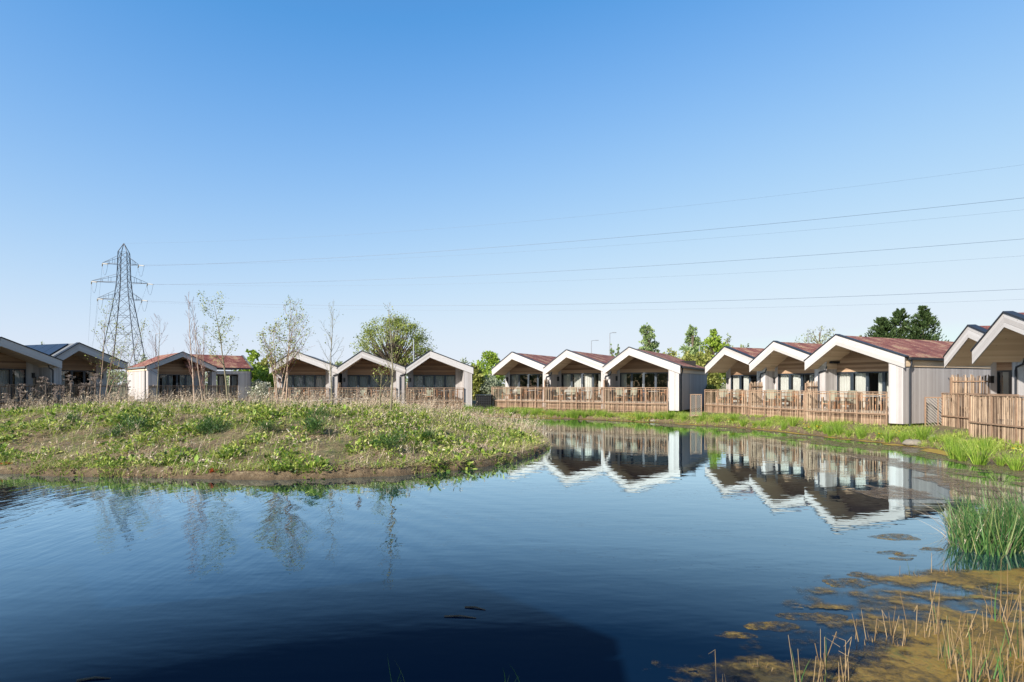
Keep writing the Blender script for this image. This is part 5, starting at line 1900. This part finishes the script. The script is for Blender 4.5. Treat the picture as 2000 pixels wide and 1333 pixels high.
rush = [np_mesh("rush_tuft", *rush_mesh(600 + k, 150), M["rush"]) for k in range(4)]
ng = 80
q = along_bank(ng, rng, 0.12, 0.75, 1)
for i in range(ng):
    o = rush[i] if i < 4 else rush[i % 4].copy()
    if i >= 4:
        COL.objects.link(o)
    x, y = q[i]
    o.location = (x, y, gz1(x, y))
    o.rotation_euler = (0, 0, rng.uniform(0, 6.28))
    s = rng.uniform(0.55, 1.15)
    o.scale = (s * 1.15, s * 1.15, s)
    tag(o, "green rush tuft at the far water's edge below the lath fences", "rush tuft", "rush tufts along the far bank")
big = [(1865, 893, 1.5, "tall bright rush tuft left of the largest one at the right-hand bank"), (1912, 903, 1.75, "largest bright rush tuft at the right-hand bank"), (1880, 896, 1.2, "small rush tuft squeezed between the two big ones on the right"),
       (1985, 914, 1.2, "yellow-green iris tuft at the right edge of the bank"), (1735, 862, 1.1, "bluish rush tuft before the nearest storage wing"), (1955, 905, 0.9, "low rush tuft between the largest tuft and the iris")]
for i, (px, py, s, lab) in enumerate(big):
    o = rush[i % 4].copy()
    COL.objects.link(o)
    x, y = W(px, py, 0.08)
    o.location = (x, y, max(0.0, gz1(x, y)))
    o.rotation_euler = (0, 0, rng.uniform(0, 6.28))
    o.scale = (s * 0.9, s * 0.9, s * 0.85)
    tag(o, lab, "rush tuft", "big rush tufts at the right-hand bank")


def marigold(seed):
    rng = np.random.RandomState(seed)
    n = 40
    P = rng.normal(0, 0.09, (n, 3)) * np.array([1, 1, 0.5])
    P[:, 2] = np.abs(P[:, 2])
    root = empty("marsh_marigold", (0, 0, 0))
    np_mesh("leaves", *leaf_vq(P, rng.normal(0, 0.7, (n, 3)) + np.array([0, 0, 0.5]), rng.uniform(0.05, 0.1, n), rng.uniform(0.05, 0.08, n), rng), M["weed"], root)
    m = 5
    parts = []
    for k in range(m):
        c = np.array([rng.normal(0, 0.08), rng.normal(0, 0.08), rng.uniform(0.14, 0.26)])
        a = np.arange(5) * 2 * PI / 5
        ax = np.stack([np.cos(a), np.sin(a), np.full(5, 0.5)], 1)
        parts.append(leaf_vq(np.repeat(c[None], 5, 0), ax, np.full(5, 0.035), np.full(5, 0.03), rng))
    np_mesh("flowers", *cat_vq(parts), M["yellow"], root)
    return root


mg = [marigold(700 + k) for k in range(2)]
q = along_bank(22, rng, 0.1, 0.8, 0)
for i in range(22):
    o = mg[i] if i < 2 else copy_tree(mg[i % 2])
    x, y = q[i]
    o.location = (x, y, gz1(x, y))
    o.rotation_euler = (0, 0, rng.uniform(0, 6.28))
    tag(o, "yellow-flowered marsh marigold on the far bank between rush tufts", "plant", "marsh marigolds on the far bank")


def rock(name, x, y, z, sx_, sy_, sz_, label, seed):
    rng = np.random.RandomState(seed)
    n, mm = 18, 10
    V, Q = [], []
    for i in range(mm + 1):
        for j in range(n):
            a, e = 2 * PI * j / n, -PI / 2 + PI * i / mm
            v = Vector((math.cos(a) * math.cos(e), math.sin(a) * math.cos(e), math.sin(e)))
            k = 1 + 0.28 * mnoise.noise(v * 1.6 + Vector((seed, 0, 0))) + 0.1 * mnoise.noise(v * 4 + Vector((0, seed, 0)))
            V.append((v.x * sx_ * k, v.y * sy_ * k, max(v.z, -0.6) * sz_ * k))
    for i in range(mm):
        for j in range(n):
            Q.append([i * n + j, i * n + (j + 1) % n, (i + 1) * n + (j + 1) % n, (i + 1) * n + j])
    o = np_mesh(name, V, Q, M["rock"])
    o.location = (x, y, z)
    tag(o, label, "rock", "pale rocks on the far bank")


for i, (px, py, s, lab) in enumerate(((1782, 850, 0.30, "flat pale rock under the corner of the nearest storage wing"), (1815, 849, 0.24, "flat pale rock below the square trellis"), (1276, 812, 0.16, "small white stone on the bank before the centre row"),
                                      (1352, 813, 0.2, "pale stone on the bank in the gap between the rows"))):
    x, y = W(px, py, 0.45)
    rock("rock", x, y, gz1(x, y) + s * 0.15, s * 1.25, s * 0.8, s * 0.5, lab, 5 + i)


# yellow algae rim and brown film lying on the water along the far bank
def surface_patch(name, mask, x0, x1, y0, y1, st, z, mat, label, cat):
    xs, ys_ = np.arange(x0, x1, st), np.arange(y0, y1, st)
    A, B = np.meshgrid(xs, ys_)
    k = mask(A + st / 2, B + st / 2)
    idx = np.argwhere(k)
    nx_ = len(xs)
    q = idx[:, 0] * (nx_ + 1) + idx[:, 1]
    A2_, B2_ = np.meshgrid(np.append(xs, x1), np.append(ys_, y1))
    jx, jy = (vnoise(A2_, B2_, 1 / st * 0.9, 3) - 0.5) * st * 0.9, (vnoise(A2_, B2_, 1 / st * 0.9, 6) - 0.5) * st * 0.9
    V = np.stack([A2_ + jx, B2_ + jy, z + 0.012 * fbm(A2_, B2_, 5, 4)], -1).reshape(-1, 3)
    Q = np.stack([q, q + 1, q + nx_ + 2, q + nx_ + 1], 1)
    used, invq = np.unique(Q, return_inverse=True)
    return tag(np_mesh(name, V[used], invq.reshape(-1, 4), M[mat], smooth=True), label, cat, kind="stuff")


surface_patch("algae_rim", lambda x, y: (sdf(x, y, POND) > -0.25) & (sdf(x, y, POND) < 0.05 + 0.7 * fbm(x, y, 0.9, 17) ** 2 * 1.6) & (fbm(x, y, 1.6, 12) > 0.36), -6, 18.5, 17, 47, 0.07, 0.006, "sludge",
              "yellow algae rim floating along the far bank", "algae")
surface_patch("pond_film", lambda x, y: (sdf(x, y, POND) > 0.02) & (fbm(x * 0.8, y * 0.45, 1.1, 27) > 0.30 + 0.10 * sdf(x, y, POND) + 0.16 * sst(27, 42, y)) & (x > 8), 8, 17.5, 12.5, 40, 0.08, 0.004, "film",
              "brown film floating on the water before the right-hand bank", "algae")

# ------------------------------------------------------------------ near right corner: reeds, algae mat, dry stems
rng = np.random.RandomState(900)


def reed_clump(name, cx, cy, rx, ry, n, h, label, mat="reed", dryf=0.12):
    a = rng.uniform(0, 2 * PI, n)
    rr = np.sqrt(rng.uniform(0, 1, n))
    B = np.stack([cx + rx * rr * np.cos(a), cy + ry * rr * np.sin(a), np.full(n, -0.05)], 1)
    H = h * rng.uniform(0.5, 1.05, n) * (1 - 0.25 * rr ** 2)
    lean = rng.normal(0, 0.20, (n, 2)) + np.stack([np.cos(a), np.sin(a)], 1) * rr[:, None] * 0.12
    tip = np.concatenate([lean, np.ones((n, 1))], 1) * H[:, None]
    root = tag(empty(name, (0, 0, 0)), label, "reeds", "reed clumps in the near right corner")
    m = int(n * (1 - dryf))
    np_mesh("blades", *blade_vq(B[:m], tip[:m], rng.uniform(0.010, 0.021, m), rng, 0.42, 5), M[mat], root)
    t2 = tip[m:] * np.array([1.8, 1.8, 0.8])
    np_mesh("dry_blades", *blade_vq(B[m:], t2, rng.uniform(0.007, 0.013, n - m), rng, 0.6, 4), M["dry"], root)
    return root


reed_clump("reed_clump", 8.5, 9.2, 1.35, 0.85, 1700, 1.02, "dense tall green reed clump standing in the water at the right edge", dryf=0.24)
reed_clump("reed_clump", 7.15, 8.65, 0.42, 0.4, 190, 1.0, "narrow front edge of reeds, left of the dense clump", dryf=0.1)
reed_clump("reed_clump", 9.1, 8.0, 0.8, 0.55, 420, 1.0, "lower reeds in front of the dense clump, cut by the right edge", dryf=0.3)


def mat_cover(x, y):
    d = (x - 2.2) * 0.694 - (y - 5.0) * 0.72 - 0.25       # grows towards the lower right corner
    v = 0.55 * fbm(x * 0.7, y * 1.2, 1.2, 41) + 0.45 * fbm(x * 0.8, y * 1.7, 4.0, 43)
    return np.clip(0.5 + np.clip(d, -2, 1.1) * 0.55 + (v - 0.5) * 2.5 - sst(7.3, 8.3, y) * 1.5, 0, 1)


mat_o = surface_patch("algae_mat", lambda x, y: (mat_cover(x, y) > 0.02) & (x > 0.8), 0.8, 8.4, 3.2, 8.4, 0.035, 0.004, "algae", "brown-orange algae mat floating in the near right corner", "algae")
_co = np.empty(len(mat_o.data.vertices) * 3, np.float32)
mat_o.data.vertices.foreach_get("co", _co)
_co = _co.reshape(-1, 3)
_at = mat_o.data.attributes.new("cover", 'FLOAT', 'POINT')
_at.data.foreach_set("value", mat_cover(_co[:, 0], _co[:, 1]).astype(np.float32))
for i, (px, py, wpx, lab) in enumerate(((1755, 1050, 95, "long brown algae raft left of the reed clump"), (1735, 1080, 50, "small algae raft below the long one"), (1768, 1085, 36, "small algae raft nearest the reeds' foot"),
                                        (1760, 1092, 42, "thin algae raft in a loose string before the reeds"), (1820, 1073, 40, "dark algae raft against the reeds"), (1680, 1123, 56, "round brown algae raft out in the blue water"),
                                        (1650, 1140, 110, "broken algae raft stretched left of the mat's tip"), (1440, 1242, 70, "outermost thin algae raft in the dark water"), (1590, 1205, 120, "pale tan algae raft at the mat's left edge"),
                                        (1510, 1225, 100, "dark algae raft in the shaded water"))):
    x, y = W(px, py)
    rx = wpx / F * y / 2
    n = 26
    c = []
    for k in range(n):
        a = 2 * PI * k / n
        j = 0.7 + 0.6 * (mnoise.noise(Vector((math.cos(a) * 1.4, math.sin(a) * 1.4, i * 3.7))) + 0.5)
        c.append((rx * j * math.cos(a), rx * 0.40 * j * math.sin(a)))
    m = MB()
    m.poly([(p[0], p[1], 0.008) for p in c])
    for k in range(n):
        p, p2 = c[k], c[(k + 1) % n]
        m.poly([(p[0] * 1.04, p[1] * 1.04, -0.01), (p2[0] * 1.04, p2[1] * 1.04, -0.01), (p2[0], p2[1], 0.008), (p[0], p[1], 0.008)])
    o = m.build("algae_raft", M["raft"])
    o.location = (x, y, 0)
    tag(o, lab, "algae", "small algae rafts off the near right corner")


def stem_clump(px, py, hpx, n, label, seed, green=0):
    rng = np.random.RandomState(seed)
    x, y = W(px, py)
    root = tag(empty("dry_stem_clump", (x, y, 0)), label, "dry stems", "dry reed stems in the near right corner")
    H = hpx / F * y
    for k in range(n):
        m = MB()
        b0 = Vector((rng.normal(0, 0.07), rng.normal(0, 0.06), -0.05))
        h = H * rng.uniform(0.45, 1.05)
        ln = Vector((rng.normal(0.03, 0.16), rng.normal(0, 0.12), 1)).normalized()
        p1, p2 = b0 + ln * h * 0.55, b0 + ln * h
        pts = [b0, p1, p2]
        if rng.uniform() < 0.35:   # snapped over
            pts.append(p2 + Vector((rng.uniform(-1, 1) * 0.12, rng.uniform(-0.1, 0.1), rng.uniform(-0.12, 0.03))))
        m.tube(pts, list(np.linspace(0.0042, 0.0018, len(pts))), 5)
        m.build("stem", M["stem"] if rng.uniform() < 0.6 else M["stem2"], root)
    nb_ = 10
    m = MB()
    B = rng.normal(0, 0.05, (nb_, 3)) * np.array([1, 1, 0])
    np_mesh("base_tuft", *blade_vq(B, np.stack([rng.normal(0, 0.5, nb_), rng.normal(0, 0.5, nb_), np.ones(nb_)], 1) * 0.06, 0.007, rng, 0.4, 2), M["stem2"], root)
    if green:
        B = rng.normal(0, 0.05, (green, 3)) * np.array([1, 1, 0])
        t = np.stack([rng.normal(0, 0.15, green), rng.normal(0, 0.15, green), np.ones(green)], 1) * (H * rng.uniform(0.5, 0.9, green))[:, None]
        np_mesh("green_blades", *blade_vq(B, t, 0.011, rng, 0.3, 4), M["reed"], root)


STEM = [(1430, 1362, 110, 3, "broken dry stem at the bottom edge, left of the others", 0), (1490, 1308, 35, 2, "short stubby dry stem standing in the dark shaded water", 0), (1562, 1350, 130, 3, "tall upright dry stem by the bottom edge with a green blade beside it", 2),
        (1608, 1342, 130, 7, "bent dry stems forming a tall hook near the bottom edge", 1), (1648, 1335, 90, 4, "low slanting dry stems right of the tall hook", 0), (1697, 1252, 95, 5, "dry stems standing at the mat's middle with a curled top", 0),
        (1728, 1238, 70, 5, "curled dry stems behind the middle of the mat", 0), (1752, 1262, 55, 4, "short dry stems at the mat's centre", 0), (1812, 1245, 90, 4, "pair of tall dry stems right of the mat's centre", 0), (1838, 1240, 110, 6, "tall dry stems in the right of the mat", 1),
        (1850, 1300, 120, 9, "thick bundle of dry stems low on the right", 3), (1895, 1345, 150, 9, "tall dry stems by the bottom right with green blades", 4), (1905, 1230, 60, 5, "fallen-over dry stems forming a low arch on the right", 0),
        (1955, 1215, 130, 8, "tall dry stems below the reeds near the right edge", 1), (1985, 1290, 160, 9, "tallest dry stems at the right edge", 4), (1935, 1330, 120, 8, "dense dry stems in the bottom right corner", 4),
        (1832, 1120, 45, 2, "single thin dry stem leaning just left of the reeds", 0), (1850, 1118, 30, 2, "short dry stub at the reeds' left foot", 0), (1780, 1125, 40, 1, "lone green shoot in open water left of the reeds", 2), (1970, 1345, 130, 6, "dry stems at the very corner of the photo", 5)]
for i, (px, py, hp, n, lab, gr) in enumerate(STEM):
    stem_clump(px, py, hp, n, lab, 950 + i, gr)

# dark blades rising from the shaded water at the bottom, floating twigs
for i, (px, py, hp, lab) in enumerate(((786, 1345, 75, "dark grass blades poking from the shaded water at bottom centre"), (1000, 1350, 60, "faint dark grass blades right of bottom centre"))):
    x, y = W(px, py)
    n = 4
    t = np.stack([rng.normal(0, 0.2, n), rng.normal(0, 0.2, n), np.ones(n)], 1) * (hp / F * y * rng.uniform(0.6, 1.1, n))[:, None]
    o = np_mesh("water_grass", *blade_vq(rng.normal(0, 0.06, (n, 3)) * np.array([1, 1, 0]), t, 0.009, rng, 0.3, 4), M["reed"])
    o.location = (x, y, -0.03)
    tag(o, lab, "grass", "grass blades in the shaded water")
for i, (pa, pb, lab) in enumerate((((908, 1187), (948, 1192), "upper floating twig on the shaded water"), ((868, 1205), (930, 1208), "lower floating twig on the shaded water"), ((150, 1331), (215, 1326), "floating twig at the bottom left edge"))):
    (xa, ya), (xb, yb_) = W(*pa), W(*pb)
    stick("floating_twig", [(xa, ya, 0.004), ((xa + xb) / 2, (ya + yb_) / 2 + 0.02, 0.012), (xb, yb_, 0.003)], 0.012, 0.006, lab, "twig", "bark")
